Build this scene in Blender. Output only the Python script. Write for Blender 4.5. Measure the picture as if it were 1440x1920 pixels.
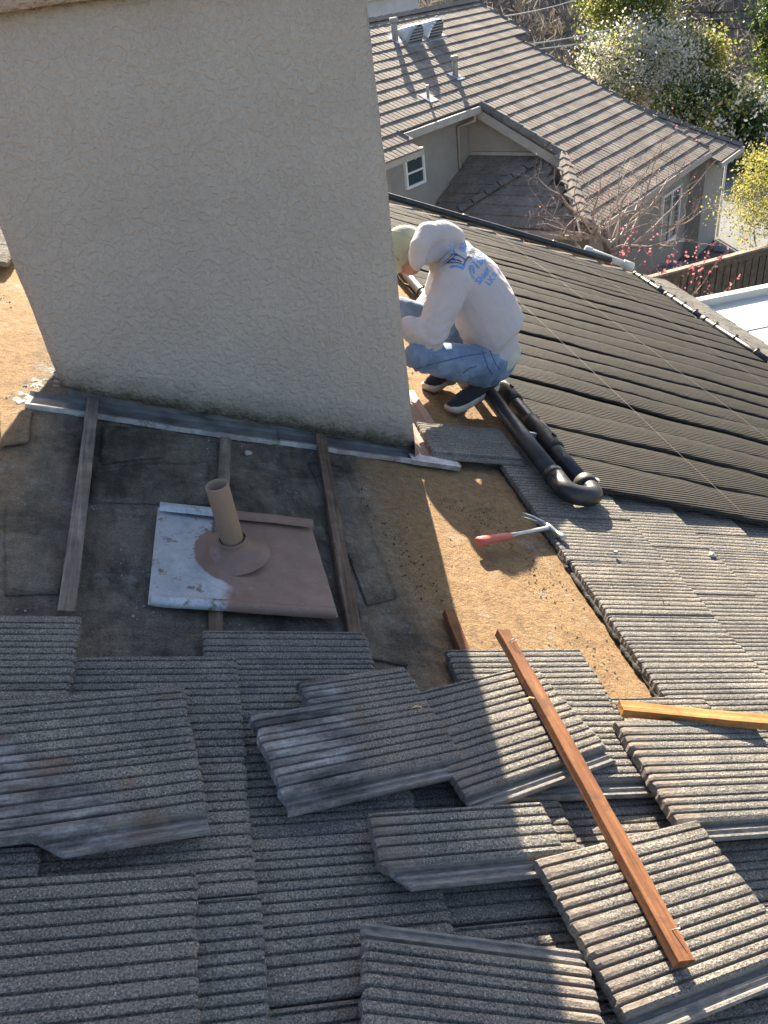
import bpy, bmesh, math, random
import numpy as np
from mathutils import Vector, Matrix, noise as mnoise

for _o in list(bpy.data.objects):
    bpy.data.objects.remove(_o)
SC = bpy.context.scene
COL = SC.collection
rad = math.radians

# ------------------------------------------------------------------ camera
CAM = Vector((0.0, 0.0, 7.5))
RIGHT = Vector((0.969936, -0.21375926, -0.11632337))
UP = Vector((0.21582597, 0.53471635, 0.81700525))
FWD = Vector((0.11244243, 0.81754841, -0.56477544))
cam_d = bpy.data.cameras.new('camera')
cam_d.sensor_fit = 'HORIZONTAL'
cam_d.sensor_width = 36.0
cam_d.lens = 36.0 * 1442 / 1440
cam_d.clip_start = 0.05
cam_d.clip_end = 2000
cam = bpy.data.objects.new('camera', cam_d)
COL.objects.link(cam)
_m = Matrix((RIGHT, UP, -FWD)).transposed().to_4x4()
_m.translation = CAM
cam.matrix_world = _m
SC.camera = cam

# ------------------------------------------------------------------ light
SUN_AZ, SUN_EL = rad(7.5), rad(27.0)          # azimuth measured from +Y towards +X
w = bpy.data.worlds.new('World'); SC.world = w; w.use_nodes = True
nt = w.node_tree; bg = nt.nodes['Background']
sky = nt.nodes.new('ShaderNodeTexSky'); sky.sky_type = 'NISHITA'; sky.sun_disc = False
sky.sun_elevation = SUN_EL; sky.sun_rotation = SUN_AZ
sky.dust_density = 2.0; sky.ozone_density = 1.0
nt.links.new(sky.outputs[0], bg.inputs[0]); bg.inputs[1].default_value = 0.065
sd = bpy.data.lights.new('sun', 'SUN'); sd.energy = 5.0; sd.angle = rad(0.55); sd.color = (1.0, 0.88, 0.70)
sun = bpy.data.objects.new('sun', sd); COL.objects.link(sun)
_dir = Vector((math.sin(SUN_AZ) * math.cos(SUN_EL), math.cos(SUN_AZ) * math.cos(SUN_EL), math.sin(SUN_EL)))
sun.rotation_euler = _dir.to_track_quat('Z', 'Y').to_euler()
sun.location = (5, 30, 25)
vs = SC.view_settings
vs.view_transform = 'Standard'; vs.look = 'None'; vs.gamma = 1.0; vs.use_curve_mapping = False
vs.exposure = 2.25

# ------------------------------------------------------------------ frames
PITCH = rad(22.6)
S_ = Vector((math.cos(PITCH), 0, -math.sin(PITCH)))     # down the roof
A_ = Vector((0, 1, 0))                                  # along the courses, away
N_ = Vector((math.sin(PITCH), 0, math.cos(PITCH)))      # out of the roof
H0 = 1.35
O_ = CAM - H0 * N_
RM = Matrix((S_, A_, N_)).transposed()
def R(s, u, w=0.0): return O_ + s * S_ + u * A_ + w * N_
def ray(x, y): return ((x - 720) * RIGHT + (960 - y) * UP + 1442 * FWD).normalized()
def SU(x, y, w=0.0):
    r = ray(x, y); k = (w - H0) / r.dot(N_); p = r * k
    return p.dot(S_), p.y
def atY(x, y, Y): r = ray(x, y); return CAM + r * (Y / r.y)
def atR(x, y, rr): r = ray(x, y); return CAM + r * (rr / math.hypot(r.x, r.y))
def atZ(x, y, z): r = ray(x, y); return CAM + r * ((z - CAM.z) / r.z)
def roof_mat(s, u, w=0.0, ang=0.0, tx=0.0, ty=0.0):
    """frame on the roof: x down the slope turned by ang degrees, ty tips x, tx tips y"""
    m = RM.to_4x4(); m.translation = R(s, u, w)
    return m @ Matrix.Rotation(rad(ang), 4, 'Z') @ Matrix.Rotation(rad(ty), 4, 'Y') @ Matrix.Rotation(rad(tx), 4, 'X')

# ------------------------------------------------------------------ mesh helpers
class MB:
    def __init__(s): s.v = []; s.f = []; s.sm = []
    def add(s, vs, fs, smooth=False):
        b = len(s.v); s.v += [tuple(v) for v in vs]
        s.f += [tuple(i + b for i in f) for f in fs]; s.sm += [smooth] * len(fs); return s
    def box(s, x0, x1, y0, y1, z0, z1, m=None):
        vs = [Vector((x, y, z)) for z in (z0, z1) for y in (y0, y1) for x in (x0, x1)]
        if m: vs = [m @ v for v in vs]
        return s.add(vs, [(0, 2, 3, 1), (4, 5, 7, 6), (0, 1, 5, 4), (2, 6, 7, 3), (0, 4, 6, 2), (1, 3, 7, 5)])
    def tube(s, pts, rs, n=10, cap=True, smooth=True, squash=1.0):
        pts = [Vector(p) for p in pts]
        if not hasattr(rs, '__len__'): rs = [rs] * len(pts)
        vs = []; fs = []; prev = None
        for i, p in enumerate(pts):
            a = pts[max(i - 1, 0)]; b = pts[min(i + 1, len(pts) - 1)]
            d = (b - a)
            d = d.normalized() if d.length > 1e-9 else Vector((0, 0, 1))
            if prev is None:
                t = Vector((0, 0, 1)) if abs(d.z) < 0.9 else Vector((1, 0, 0))
                x = d.cross(t).normalized()
            else:
                x = prev - d * prev.dot(d)
                x = x.normalized() if x.length > 1e-6 else d.orthogonal().normalized()
            prev = x; y = d.cross(x)
            for k in range(n):
                c = 2 * math.pi * k / n
                vs.append(p + (x * math.cos(c) + y * math.sin(c) * squash) * rs[i])
        for i in range(len(pts) - 1):
            for k in range(n):
                k2 = (k + 1) % n
                fs.append((i * n + k, i * n + k2, (i + 1) * n + k2, (i + 1) * n + k))
        s.add(vs, fs, smooth)
        if cap and n > 2:
            b = len(s.v) - len(vs)
            s.f.append(tuple(b + k for k in reversed(range(n)))); s.sm.append(False)
            s.f.append(tuple(b + (len(pts) - 1) * n + k for k in range(n))); s.sm.append(False)
        return s
    def prism(s, poly, z0, z1, m=None):
        n = len(poly)
        vs = [Vector((p[0], p[1], z0)) for p in poly] + [Vector((p[0], p[1], z1)) for p in poly]
        if m: vs = [m @ v for v in vs]
        fs = [tuple(reversed(range(n))), tuple(range(n, 2 * n))] + [(i, (i + 1) % n, n + (i + 1) % n, n + i) for i in range(n)]
        return s.add(vs, fs)
    def mesh(s, name):
        me = bpy.data.meshes.new(name); me.from_pydata(s.v, [], s.f)
        if any(s.sm): me.polygons.foreach_set('use_smooth', s.sm)
        me.update(); return me

def fix_normals(me):
    bm = bmesh.new(); bm.from_mesh(me); bmesh.ops.recalc_face_normals(bm, faces=bm.faces); bm.to_mesh(me); bm.free()

WM = {}
def link(o, parent=None, mw=None):
    COL.objects.link(o)
    mw = mw.copy() if mw is not None else (WM[parent.name].copy() if parent else Matrix())
    WM[o.name] = mw
    if parent is not None:
        o.parent = parent; o.matrix_basis = WM[parent.name].inverted() @ mw
    else: o.matrix_basis = mw
    return o
def obj(name, geo, mat, parent=None, mw=None, fix=False):
    """geo is in the frame mw (world matrix); mw None -> the parent's frame"""
    me = geo.mesh(name) if isinstance(geo, MB) else geo
    if fix: fix_normals(me)
    if mat is not None and len(me.materials) == 0:
        for mm in (mat if isinstance(mat, (list, tuple)) else [mat]): me.materials.append(mm)
    return link(bpy.data.objects.new(name, me), parent, mw)
def wobj(name, geo, mat, parent=None, fix=False):
    """geo in world coordinates; the object's origin is put at its own base"""
    me = geo.mesh(name) if isinstance(geo, MB) else geo
    n = len(me.vertices); co = np.empty(n * 3, dtype=np.float32); me.vertices.foreach_get('co', co); co = co.reshape(-1, 3)
    c = co.mean(0); c[2] = co[:, 2].min()
    co -= c; me.vertices.foreach_set('co', co.ravel()); me.update()
    return obj(name, me, mat, parent, Matrix.Translation(Vector([float(v) for v in c])), fix)
def empty(name, mw): 
    o = bpy.data.objects.new(name, None); o.empty_display_size = 0.1; return link(o, None, mw)
def tag(o, label=None, cat=None, group=None, kind=None):
    if label: o['label'] = label
    if cat: o['category'] = cat
    if group: o['group'] = group
    if kind: o['kind'] = kind
    return o
def fbm(x, y, z=0.0, o=4):
    return mnoise.fractal(Vector((x, y, z)), 1.0, 2.0, o)

# ------------------------------------------------------------------ materials
class NM:
    def __init__(s, name, rough=0.8, metal=0.0, spec=0.3):
        s.m = bpy.data.materials.new(name); s.m.use_nodes = True
        s.t = s.m.node_tree; s.b = s.t.nodes['Principled BSDF']
        s.b.inputs['Roughness'].default_value = rough; s.b.inputs['Metallic'].default_value = metal
        s.b.inputs['Specular IOR Level'].default_value = spec
        s.tc = s.n('ShaderNodeTexCoord')
    def n(s, t, **k):
        x = s.t.nodes.new(t)
        for a, b in k.items(): setattr(x, a, b)
        return x
    def l(s, a, b): s.t.links.new(a, b)
    def co(s, scale=(1, 1, 1), src='Object', rot=(0, 0, 0), loc=(0, 0, 0)):
        mp = s.n('ShaderNodeMapping'); mp.inputs['Scale'].default_value = scale; mp.inputs['Rotation'].default_value = rot
        mp.inputs['Location'].default_value = loc
        if src == 'World':
            g = s.n('ShaderNodeNewGeometry'); s.l(g.outputs['Position'], mp.inputs[0])
        else: s.l(s.tc.outputs[src], mp.inputs[0])
        return mp.outputs[0]
    def noise(s, vec, scale, detail=4, rough=0.6, dist=0.0):
        x = s.n('ShaderNodeTexNoise'); x.inputs['Scale'].default_value = scale; x.inputs['Detail'].default_value = detail
        x.inputs['Roughness'].default_value = rough; x.inputs['Distortion'].default_value = dist
        s.l(vec, x.inputs['Vector']); return x.outputs[0]
    def vor(s, vec, scale, feat='F1', out=0):
        x = s.n('ShaderNodeTexVoronoi', feature=feat); x.inputs['Scale'].default_value = scale
        s.l(vec, x.inputs['Vector']); return x.outputs[out]
    def wave(s, vec, scale, dist=0.0, axis='X', prof='SIN', detail=2, dscale=1.0):
        x = s.n('ShaderNodeTexWave', wave_type='BANDS', bands_direction=axis, wave_profile=prof)
        x.inputs['Scale'].default_value = scale; x.inputs['Distortion'].default_value = dist
        x.inputs['Detail'].default_value = detail; x.inputs['Detail Scale'].default_value = dscale
        s.l(vec, x.inputs['Vector']); return x.outputs[1]
    def ramp(s, fac, stops, interp='LINEAR'):
        x = s.n('ShaderNodeValToRGB'); cr = x.color_ramp; cr.interpolation = interp
        while len(cr.elements) < len(stops): cr.elements.new(0.5)
        for e, (p, c) in zip(cr.elements, stops):
            e.position = p; e.color = (*c, 1) if hasattr(c, '__len__') else (c, c, c, 1)
        s.l(fac, x.inputs[0]); return x.outputs[0]
    def mix(s, fac, a, b, mode='MIX'):
        x = s.n('ShaderNodeMix', data_type='RGBA', blend_type=mode)
        for ii, v in ((0, fac), (6, a), (7, b)):
            sock = x.inputs[ii]
            if isinstance(v, bpy.types.NodeSocket): s.l(v, sock)
            elif hasattr(v, '__len__'): sock.default_value = (*v, 1)
            else: sock.default_value = v if ii == 0 else (v, v, v, 1)
        return x.outputs[2]
    def math(s, op, a, b=None, c=None):
        x = s.n('ShaderNodeMath', operation=op)
        for i, v in enumerate((a, b, c)):
            if v is None: continue
            if isinstance(v, bpy.types.NodeSocket): s.l(v, x.inputs[i])
            else: x.inputs[i].default_value = v
        return x.outputs[0]
    def sep(s, vec):
        x = s.n('ShaderNodeSeparateXYZ'); s.l(vec, x.inputs[0]); return x.outputs
    def rnd(s): return s.n('ShaderNodeObjectInfo').outputs['Random']
    def offset_co(s, scale=(1, 1, 1)):
        """object coordinates pushed apart per object so that copies do not repeat"""
        v = s.n('ShaderNodeVectorMath', operation='ADD'); s.l(s.tc.outputs['Object'], v.inputs[0])
        r = s.n('ShaderNodeVectorMath', operation='SCALE'); r.inputs[0].default_value = (37, 91, 53); s.l(s.rnd(), r.inputs['Scale'])
        s.l(r.outputs[0], v.inputs[1])
        mp = s.n('ShaderNodeMapping'); mp.inputs['Scale'].default_value = scale; s.l(v.outputs[0], mp.inputs[0]); return mp.outputs[0]
    def color(s, c):
        i = s.b.inputs['Base Color']
        if isinstance(c, bpy.types.NodeSocket): s.l(c, i)
        else: i.default_value = (*c, 1)
        return s
    def rough(s, r): s.l(r, s.b.inputs['Roughness']); return s
    def bump(s, hgt, strength=0.5, dist=0.01):
        x = s.n('ShaderNodeBump'); x.inputs['Strength'].default_value = strength; x.inputs['Distance'].default_value = dist
        s.l(hgt, x.inputs['Height'])
        if s.b.inputs['Normal'].is_linked: s.l(s.b.inputs['Normal'].links[0].from_socket, x.inputs['Normal'])
        s.l(x.outputs[0], s.b.inputs['Normal']); return s

def simple(name, c1, c2, scale=8, rough=0.8, metal=0.0, bump=0.3, bscale=60, bdist=0.004, spec=0.3):
    q = NM(name, rough, metal, spec); v = q.offset_co()
    q.color(q.ramp(q.noise(v, scale, 5), [(0.3, c1), (0.7, c2)]))
    if bump: q.bump(q.noise(v, bscale, 4), bump, bdist)
    return q.m

def tile_material(name, head=True, smear=0.0, slant=0.0):
    q = NM(name, 0.93, 0, 0.25)
    v = q.offset_co(); ob = q.sep(q.tc.outputs['Object'])
    big = q.noise(v, 4.5, 7, 0.7)
    base = q.ramp(big, [(0.28, (0.108, 0.105, 0.101)), (0.5, (0.180, 0.171, 0.157)), (0.72, (0.305, 0.272, 0.222))])
    base = q.mix(q.math('MULTIPLY', q.rnd(), 0.40), base, (0.255, 0.212, 0.168))
    gran = q.noise(v, 240, 3, 0.75)
    base = q.mix(1.0, base, q.ramp(gran, [(0.32, 0.25), (0.52, 1.0), (0.70, 1.9)]), 'MULTIPLY')
    # pale quartz grains left in the worn coating
    sp = q.vor(v, 170); grain = q.ramp(sp, [(0.12, 1.0), (0.22, 0.0)])
    gm = q.ramp(q.noise(v, 150, 2), [(0.47, 0), (0.56, 1)])
    base = q.mix(q.math('MULTIPLY', q.math('MULTIPLY', grain, gm), 0.85), base, (0.62, 0.62, 0.60))
    # lichen
    li = q.ramp(q.noise(v, 9, 6, 0.75), [(0.66, 0), (0.74, 1)])
    base = q.mix(q.math('MULTIPLY', li, 0.5), base, (0.22, 0.20, 0.07))
    soot = q.ramp(q.noise(q.offset_co((1.2, 3.0, 1)), 6, 6, 0.75), [(0.55, 0), (0.72, 1)])
    base = q.mix(q.math('MULTIPLY', soot, 0.65), base, (0.075, 0.062, 0.058))
    bare = None
    if head:
        edge = q.math('ADD', ob[0], q.math('MULTIPLY', q.math('SUBTRACT', q.noise(v, 14, 4), 0.5), 0.06))
        bare = q.ramp(edge, [(0.045, 1.0), (0.095, 0.0)])
        streak = q.noise(q.offset_co((3, 22, 3)), 6, 4)
        base = q.mix(q.math('MULTIPLY', bare, 0.75), base, q.ramp(streak, [(0.3, (0.095, 0.078, 0.066)), (0.7, (0.25, 0.208, 0.172))]))
    if head or smear:
        lip = q.ramp(ob[1], [(0.0385, 1.0), (0.0395, 0.0)])
        base = q.mix(lip, base, q.ramp(q.noise(q.offset_co((4, 20, 4)), 7, 5, 0.7), [(0.3, (0.115, 0.108, 0.098)), (0.7, (0.29, 0.272, 0.248))]))
        bare = lip if bare is None else q.math('MAXIMUM', bare, lip)
    if smear:
        e2 = q.math('ADD', ob[0], q.math('MULTIPLY', q.math('SUBTRACT', q.noise(v, 7, 5), 0.5), 0.10))
        e2 = q.math('ADD', e2, q.math('MULTIPLY', ob[1], slant))
        sm = q.ramp(e2, [(smear - 0.035, 1.0), (smear + 0.02, 0.0)])
        cem = q.ramp(q.noise(q.offset_co((1.3, 6, 1.3)), 4, 7, 0.62), [(0.33, (0.055, 0.051, 0.050)), (0.46, (0.15, 0.141, 0.135)), (0.57, (0.28, 0.268, 0.255)), (0.70, (0.48, 0.475, 0.46))])
        cem = q.mix(1.0, cem, q.ramp(q.noise(v, 120, 4, 0.75), [(0.3, 0.6), (0.55, 1.0), (0.75, 1.25)]), 'MULTIPLY')
        base = q.mix(sm, base, cem)
        bare = sm if bare is None else q.math('MAXIMUM', bare, sm)
        rus = q.math('MULTIPLY', q.ramp(q.noise(v, 8, 5), [(0.55, 0), (0.66, 1)]), 0.5)
        base = q.mix(rus, base, (0.20, 0.12, 0.075))
    q.color(base)
    hgt = q.math('ADD', q.math('MULTIPLY', gran, 0.7), q.math('MULTIPLY', q.noise(v, 90, 3), 0.9))
    if bare is not None: hgt = q.math('MULTIPLY', hgt, q.math('SUBTRACT', 1.0, q.math('MULTIPLY', bare, 0.55)))
    q.bump(hgt, 1.0, 0.007)
    return q.m

M = {}
M['tile'] = tile_material('concrete_tile', False)
M['tile_loose'] = tile_material('concrete_tile_loose', True)
M['tile_smear'] = tile_material('concrete_tile_cement', False, 0.36, 0.95)
M['tile_smear_b'] = tile_material('concrete_tile_cement_half', False, 0.20, -0.22)

def felt_material():
    q = NM('roofing_felt', 0.95, 0, 0.2); v = q.co()
    dark = q.ramp(q.noise(v, 3.0, 6, 0.65), [(0.3, (0.030, 0.027, 0.025)), (0.55, (0.078, 0.068, 0.058)), (0.75, (0.15, 0.13, 0.108))])
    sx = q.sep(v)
    sunlit_zone = q.math('MAXIMUM', q.ramp(sx[0], [(0.80, 0.0), (0.98, 1.0)]), q.ramp(q.math('ADD', sx[0], 1.0), [(0.55, 1.0), (0.75, 0.0)]))  # sunlit strips of the deck, painted into the felt colour
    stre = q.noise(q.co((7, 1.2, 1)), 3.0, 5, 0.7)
    dn = q.math('ADD', q.noise(v, 2.2, 7, 0.7, 0.6), q.math('MULTIPLY', sunlit_zone, 0.17))
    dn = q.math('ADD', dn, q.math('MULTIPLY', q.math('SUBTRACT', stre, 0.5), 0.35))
    dust = q.ramp(dn, [(0.36, 0), (0.60, 1)])  # scattered dust, thickened where the sunlit strips are painted
    dust_sun_c = q.ramp(q.noise(v, 26, 5, 0.7), [(0.25, (0.20, 0.128, 0.07)), (0.6, (0.35, 0.228, 0.120)), (0.8, (0.45, 0.32, 0.19))])
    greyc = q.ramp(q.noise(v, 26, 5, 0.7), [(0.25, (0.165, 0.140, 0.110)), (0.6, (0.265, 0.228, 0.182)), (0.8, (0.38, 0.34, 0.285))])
    dust_sun_c = q.mix(sunlit_zone, greyc, dust_sun_c)  # painted sunlight: warm tan in the sunlit strips, greyer dust in the shade
    c = q.mix(dust, dark, dust_sun_c)
    fine = q.noise(v, 260, 3, 0.75)
    c = q.mix(1.0, c, q.ramp(fine, [(0.28, 0.35), (0.52, 1.0), (0.75, 1.35)]), 'MULTIPLY')
    grit = q.math('MULTIPLY', q.ramp(q.vor(v, 120), [(0.08, 1), (0.14, 0)]), q.ramp(q.noise(v, 14, 4), [(0.52, 0), (0.62, 1)]))
    c = q.mix(q.math('MULTIPLY', grit, 0.8), c, (0.40, 0.38, 0.35))
    chalk = q.math('MULTIPLY', q.ramp(q.noise(v, 4.2, 8, 0.8), [(0.55, 0), (0.68, 1)]), 0.6)
    c = q.mix(chalk, c, (0.33, 0.335, 0.33))
    q.color(c)
    q.bump(q.noise(v, 18, 5, 0.7), 0.6, 0.02).bump(q.noise(v, 70, 5, 0.75), 1.0, 0.016).bump(fine, 0.6, 0.004)
    return q.m
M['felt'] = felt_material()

def stucco_material(name, c1, c2, scale=1.0, stain=None, dist=0.010):
    q = NM(name, 0.92, 0, 0.2); v = q.co()
    c = q.ramp(q.noise(v, 2.5, 5), [(0.3, c1), (0.7, c2)])
    wv = q.n('ShaderNodeVectorMath', operation='ADD'); q.l(v, wv.inputs[0])
    nz = q.n('ShaderNodeTexNoise'); nz.inputs['Scale'].default_value = 28 * scale; nz.inputs['Detail'].default_value = 3; q.l(v, nz.inputs[0])
    sc = q.n('ShaderNodeVectorMath', operation='SCALE'); q.l(nz.outputs[1], sc.inputs[0]); sc.inputs['Scale'].default_value = 0.035 / scale
    q.l(sc.outputs[0], wv.inputs[1])
    lace = q.noise(wv.outputs[0], 46 * scale, 3, 0.5, 0.2)
    plate = q.ramp(lace, [(0.36, 0.0), (0.46, 0.35), (0.54, 0.8), (0.64, 1.0)])
    grain = q.noise(v, 420 * scale, 3, 0.8)
    if stain:
        z = q.sep(v)[2]
        e = q.math('ADD', z, q.math('MULTIPLY', q.math('SUBTRACT', q.noise(v, 9, 6, 0.75), 0.5), 0.22))
        e = q.math('ADD', e, q.math('MULTIPLY', q.sep(v)[0], stain))
        st = q.ramp(e, [(0.05, 1.0), (0.10, 0.5), (0.20, 0.0)])
        c = q.mix(q.math('MULTIPLY', st, 0.85), c, q.ramp(q.noise(v, 22, 4), [(0.35, (0.045, 0.042, 0.034)), (0.65, (0.10, 0.105, 0.06))]))
    c = q.mix(1.0, c, q.ramp(grain, [(0.3, 0.86), (0.7, 1.08)]), 'MULTIPLY')
    q.color(c)
    q.bump(plate, 0.62, dist).bump(q.noise(v, 130 * scale, 3, 0.6), 0.35, 0.004).bump(grain, 0.3, 0.002)
    return q.m
M['stucco'] = stucco_material('lace_stucco', (0.40, 0.362, 0.312), (0.45, 0.41, 0.355), 1.0, 0.416, 0.0085)

def metal_material():
    q = NM('galvanised_steel', 0.42, 0.85, 0.5); v = q.offset_co()
    sp = q.vor(v, 28, 'F1', 1)
    c = q.mix(0.25, q.ramp(q.noise(v, 7, 5, 0.7), [(0.3, (0.34, 0.36, 0.38)), (0.7, (0.56, 0.59, 0.62))]), sp, 'OVERLAY')
    g = q.n('ShaderNodeRGBToBW'); q.l(c, g.inputs[0])
    c = q.mix(0.85, c, g.outputs[0])
    dirt = q.ramp(q.noise(v, 10, 7, 0.8), [(0.56, 0), (0.64, 1)])
    c = q.mix(q.math('MULTIPLY', dirt, 0.85), c, (0.10, 0.085, 0.065))
    q.color(c); q.rough(q.ramp(q.noise(v, 16, 4), [(0.3, 0.35), (0.7, 0.62)]))
    q.l(q.math('SUBTRACT', 0.8, q.math('MULTIPLY', dirt, 0.7)), q.b.inputs['Metallic'])
    q.bump(q.noise(v, 40, 3), 0.2, 0.003); return q.m
M['galv'] = metal_material()
M['lead'] = simple('dull_stained_flashing', (0.060, 0.058, 0.054), (0.20, 0.205, 0.21), 7, 0.6, 0.2, 0.3, 40)

def brown_metal(split=None):
    q = NM('brown_painted_flashing' if split is None else 'half_painted_flashing', 0.55, 0.0, 0.4); v = q.co()
    c = q.ramp(q.noise(v, 9, 6, 0.7), [(0.3, (0.175, 0.105, 0.082)), (0.7, (0.26, 0.165, 0.128))])
    c = q.mix(q.math('MULTIPLY', q.ramp(q.noise(v, 30, 6, 0.8), [(0.58, 0), (0.68, 1)]), 0.6), c, (0.33, 0.25, 0.20))
    if split is not None:
        o = q.sep(v)
        e = q.math('ADD', o[0], q.math('MULTIPLY', q.math('SUBTRACT', q.noise(v, 7, 6, 0.7), 0.5), 0.13))
        dx = q.math('SUBTRACT', o[0], 0.24); dy = q.math('SUBTRACT', o[1], 0.27)
        rr = q.math('SQRT', q.math('ADD', q.math('MULTIPLY', dx, dx), q.math('MULTIPLY', dy, dy)))
        rr = q.math('ADD', rr, q.math('MULTIPLY', q.math('SUBTRACT', q.noise(v, 12, 5), 0.5), 0.05))
        near = q.ramp(rr, [(0.125, 0.12), (0.155, 0.0)])
        bare = q.ramp(q.math('ADD', e, near), [(split - 0.015, 1.0), (split + 0.02, 0.0)])
        sil = q.ramp(q.noise(v, 18, 6, 0.7), [(0.3, (0.33, 0.36, 0.40)), (0.7, (0.60, 0.63, 0.67))])
        dirt = q.ramp(q.noise(v, 9, 7, 0.8), [(0.52, 0), (0.60, 1)])
        sil = q.mix(q.math('MULTIPLY', dirt, 0.9), sil, (0.13, 0.105, 0.075))
        c = q.mix(bare, c, sil)
        q.l(q.math('MULTIPLY', bare, 0.55), q.b.inputs['Metallic'])
        dust = q.math('MULTIPLY', q.ramp(q.noise(v, 60, 5, 0.8), [(0.55, 0), (0.7, 1)]), 0.35)
        c = q.mix(dust, c, (0.20, 0.14, 0.10))
    q.color(c); q.bump(q.noise(v, 35, 4), 0.25, 0.004); return q.m
M['brown'] = brown_metal(); M['vent_sheet'] = brown_metal(0.20)

def wood(name, c1, c2, c3, axis='y', sc=1.0, rust=None):
    q = NM(name, 0.85, 0, 0.25)
    st = {'x': (1.2, 26, 26), 'y': (26, 1.2, 26), 'z': (26, 26, 1.2)}[axis]
    v = q.offset_co(tuple(k * sc for k in st)); v2 = q.offset_co()
    g = q.noise(v, 3.2, 6, 0.65, 0.6)
    c = q.ramp(g, [(0.28, c1), (0.5, c2), (0.72, c3)])
    wea = q.noise(v2, 6, 6, 0.7)
    c = q.mix(1.0, c, q.ramp(wea, [(0.3, 0.5), (0.55, 1.0), (0.72, 1.55)]), 'MULTIPLY')
    if rust: c = q.mix(q.math('MULTIPLY', q.ramp(q.noise(v2, 12, 6, 0.75), [(0.48, 0), (0.6, 1)]), 0.75), c, rust)
    q.color(c); q.bump(g, 0.5, 0.004).bump(q.noise(v2, 90, 3), 0.3, 0.002); return q.m
M['batten_grey'] = wood('weathered_batten', (0.11, 0.085, 0.066), (0.19, 0.155, 0.125), (0.30, 0.255, 0.21))
M['batten_dark'] = wood('damp_batten', (0.07, 0.046, 0.032), (0.13, 0.088, 0.062), (0.21, 0.155, 0.115))
M['batten_rust'] = wood('rust_brown_batten', (0.095, 0.037, 0.018), (0.185, 0.076, 0.033), (0.30, 0.138, 0.06), rust=(0.068, 0.034, 0.022))
M['batten_orange'] = wood('fresh_batten', (0.27, 0.115, 0.036), (0.41, 0.195, 0.062), (0.54, 0.31, 0.13), rust=(0.22, 0.088, 0.033))

def plastic(name, c, rough, dust=0.25):
    q = NM(name, rough, 0, 0.45); v = q.offset_co()
    d = q.ramp(q.noise(v, 13, 6, 0.75), [(0.45, 0), (0.75, 1)])
    q.color(q.mix(q.math('MULTIPLY', d, dust), c, (0.13, 0.115, 0.095)))
    q.rough(q.ramp(q.noise(v, 20, 4), [(0.3, max(rough - .1, .1)), (0.7, min(rough + .15, 1))])); q.bump(q.noise(v, 60, 3), 0.12, 0.002); return q.m
M['black_pipe'] = plastic('black_plastic_pipe', (0.018, 0.02, 0.022), 0.36, 0.30)
M['rubber'] = plastic('black_rubber', (0.014, 0.014, 0.014), 0.55, 0.2)
M['pvc'] = plastic('white_plastic_pipe', (0.62, 0.60, 0.53), 0.4, 0.4)

def mat_material():
    q = NM('tube_mat', 0.78, 0, 0.16); v = q.co()
    tubes = q.wave(v, 15, 0.25, 'Y', 'SIN', 1, 0.6)
    d = q.ramp(q.noise(q.offset_co((0.5, 9, 1)), 4, 5, 0.7), [(0.3, 0.0), (0.8, 1)])
    c = q.mix(q.math('MULTIPLY', d, 0.6), (0.013, 0.0125, 0.0118), (0.036, 0.032, 0.027))
    c = q.mix(1.0, c, q.ramp(q.noise(q.offset_co((1, 70, 1)), 4, 3), [(0.3, 0.7), (0.7, 1.25)]), 'MULTIPLY')
    q.color(c); q.bump(tubes, 0.9, 0.010).bump(q.noise(q.co((1, 12, 1)), 9, 4), 0.4, 0.012); return q.m
M['mat'] = mat_material()
# ================================================================== own house and roof
rng = random.Random(5)
M['wall_own'] = stucco_material('house_stucco', (0.36, 0.33, 0.29), (0.41, 0.38, 0.335), 1.0)
M['fascia'] = simple('painted_fascia', (0.30, 0.27, 0.235), (0.36, 0.33, 0.29), 5, 0.6)
def s_eave(u): return 6.15 + 0.13 * (u - 6.6) if u > 2 else 5.55
def u_far(s): return 10.02 - 0.185 * (s - 2.67)
DW = -0.065
house = tag(empty('house', Matrix.Translation((0.5, 3.5, 0))), 'house whose tiled roof is stripped to brown felt around a stucco chimney', 'house')
def deck_height(s, u):
    h = 0.010 * fbm(s * 1.7, u * 1.1, 3.3, 3) + 0.005 * fbm(s * 6, u * 3.5, 9, 3)
    # felt laps that run along the courses, and two that run down the slope
    for l0, hh in ((0.565, 0.006), (0.86, 0.006), (1.50, 0.005), (0.10, 0.004), (-0.42, 0.006)):
        d = s - l0 - 0.03 * fbm(u * 1.3, l0, 0, 2)
        if 0 < d < 0.26: h += hh * (1 - d / 0.26)
    for l0, s0, s1 in ((2.42, -0.3, 0.32), (2.72, 0.0, 0.26), (1.62, 0.70, 1.02), (2.02, -0.9, -0.2)):
        d = u - l0 - 0.03 * fbm(s * 2, l0, 5, 2)
        if s0 < s < s1 and -0.3 < d < 0: h += 0.006 * (1 + d / 0.3)
    return h
ss = [-3.2 + 0.2 * i for i in range(10)] + [round(-1.2 + 0.02 * i, 4) for i in range(150)] + [1.8 + 0.2 * i for i in range(23)]
uu = [-1.6 + 0.2 * i for i in range(14)] + [round(1.2 + 0.02 * i, 4) for i in range(220)] + [5.6 + 0.2 * i for i in range(21)]
mb = MB(); idx = {}
for j, u in enumerate(uu):
    for i, s in enumerate(ss):
        s2, u2 = s, u
        if s > 5: s2 = 5 + (s - 5) * (s_eave(u) - 0.05 - 5) / 1.2
        if u > 8: u2 = 8 + (u - 8) * (u_far(s2) - 0.03 - 8) / 1.6
        mb.v.append((s2, u2, deck_height(s, u)))
ni = len(ss)
for j in range(len(uu) - 1):
    for i in range(ni - 1):
        a = j * ni + i; mb.f.append((a, a + 1, a + ni + 1, a + ni)); mb.sm.append(True)
roof = obj('roof', mb, M['felt'], house, roof_mat(0, 0, DW))
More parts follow.
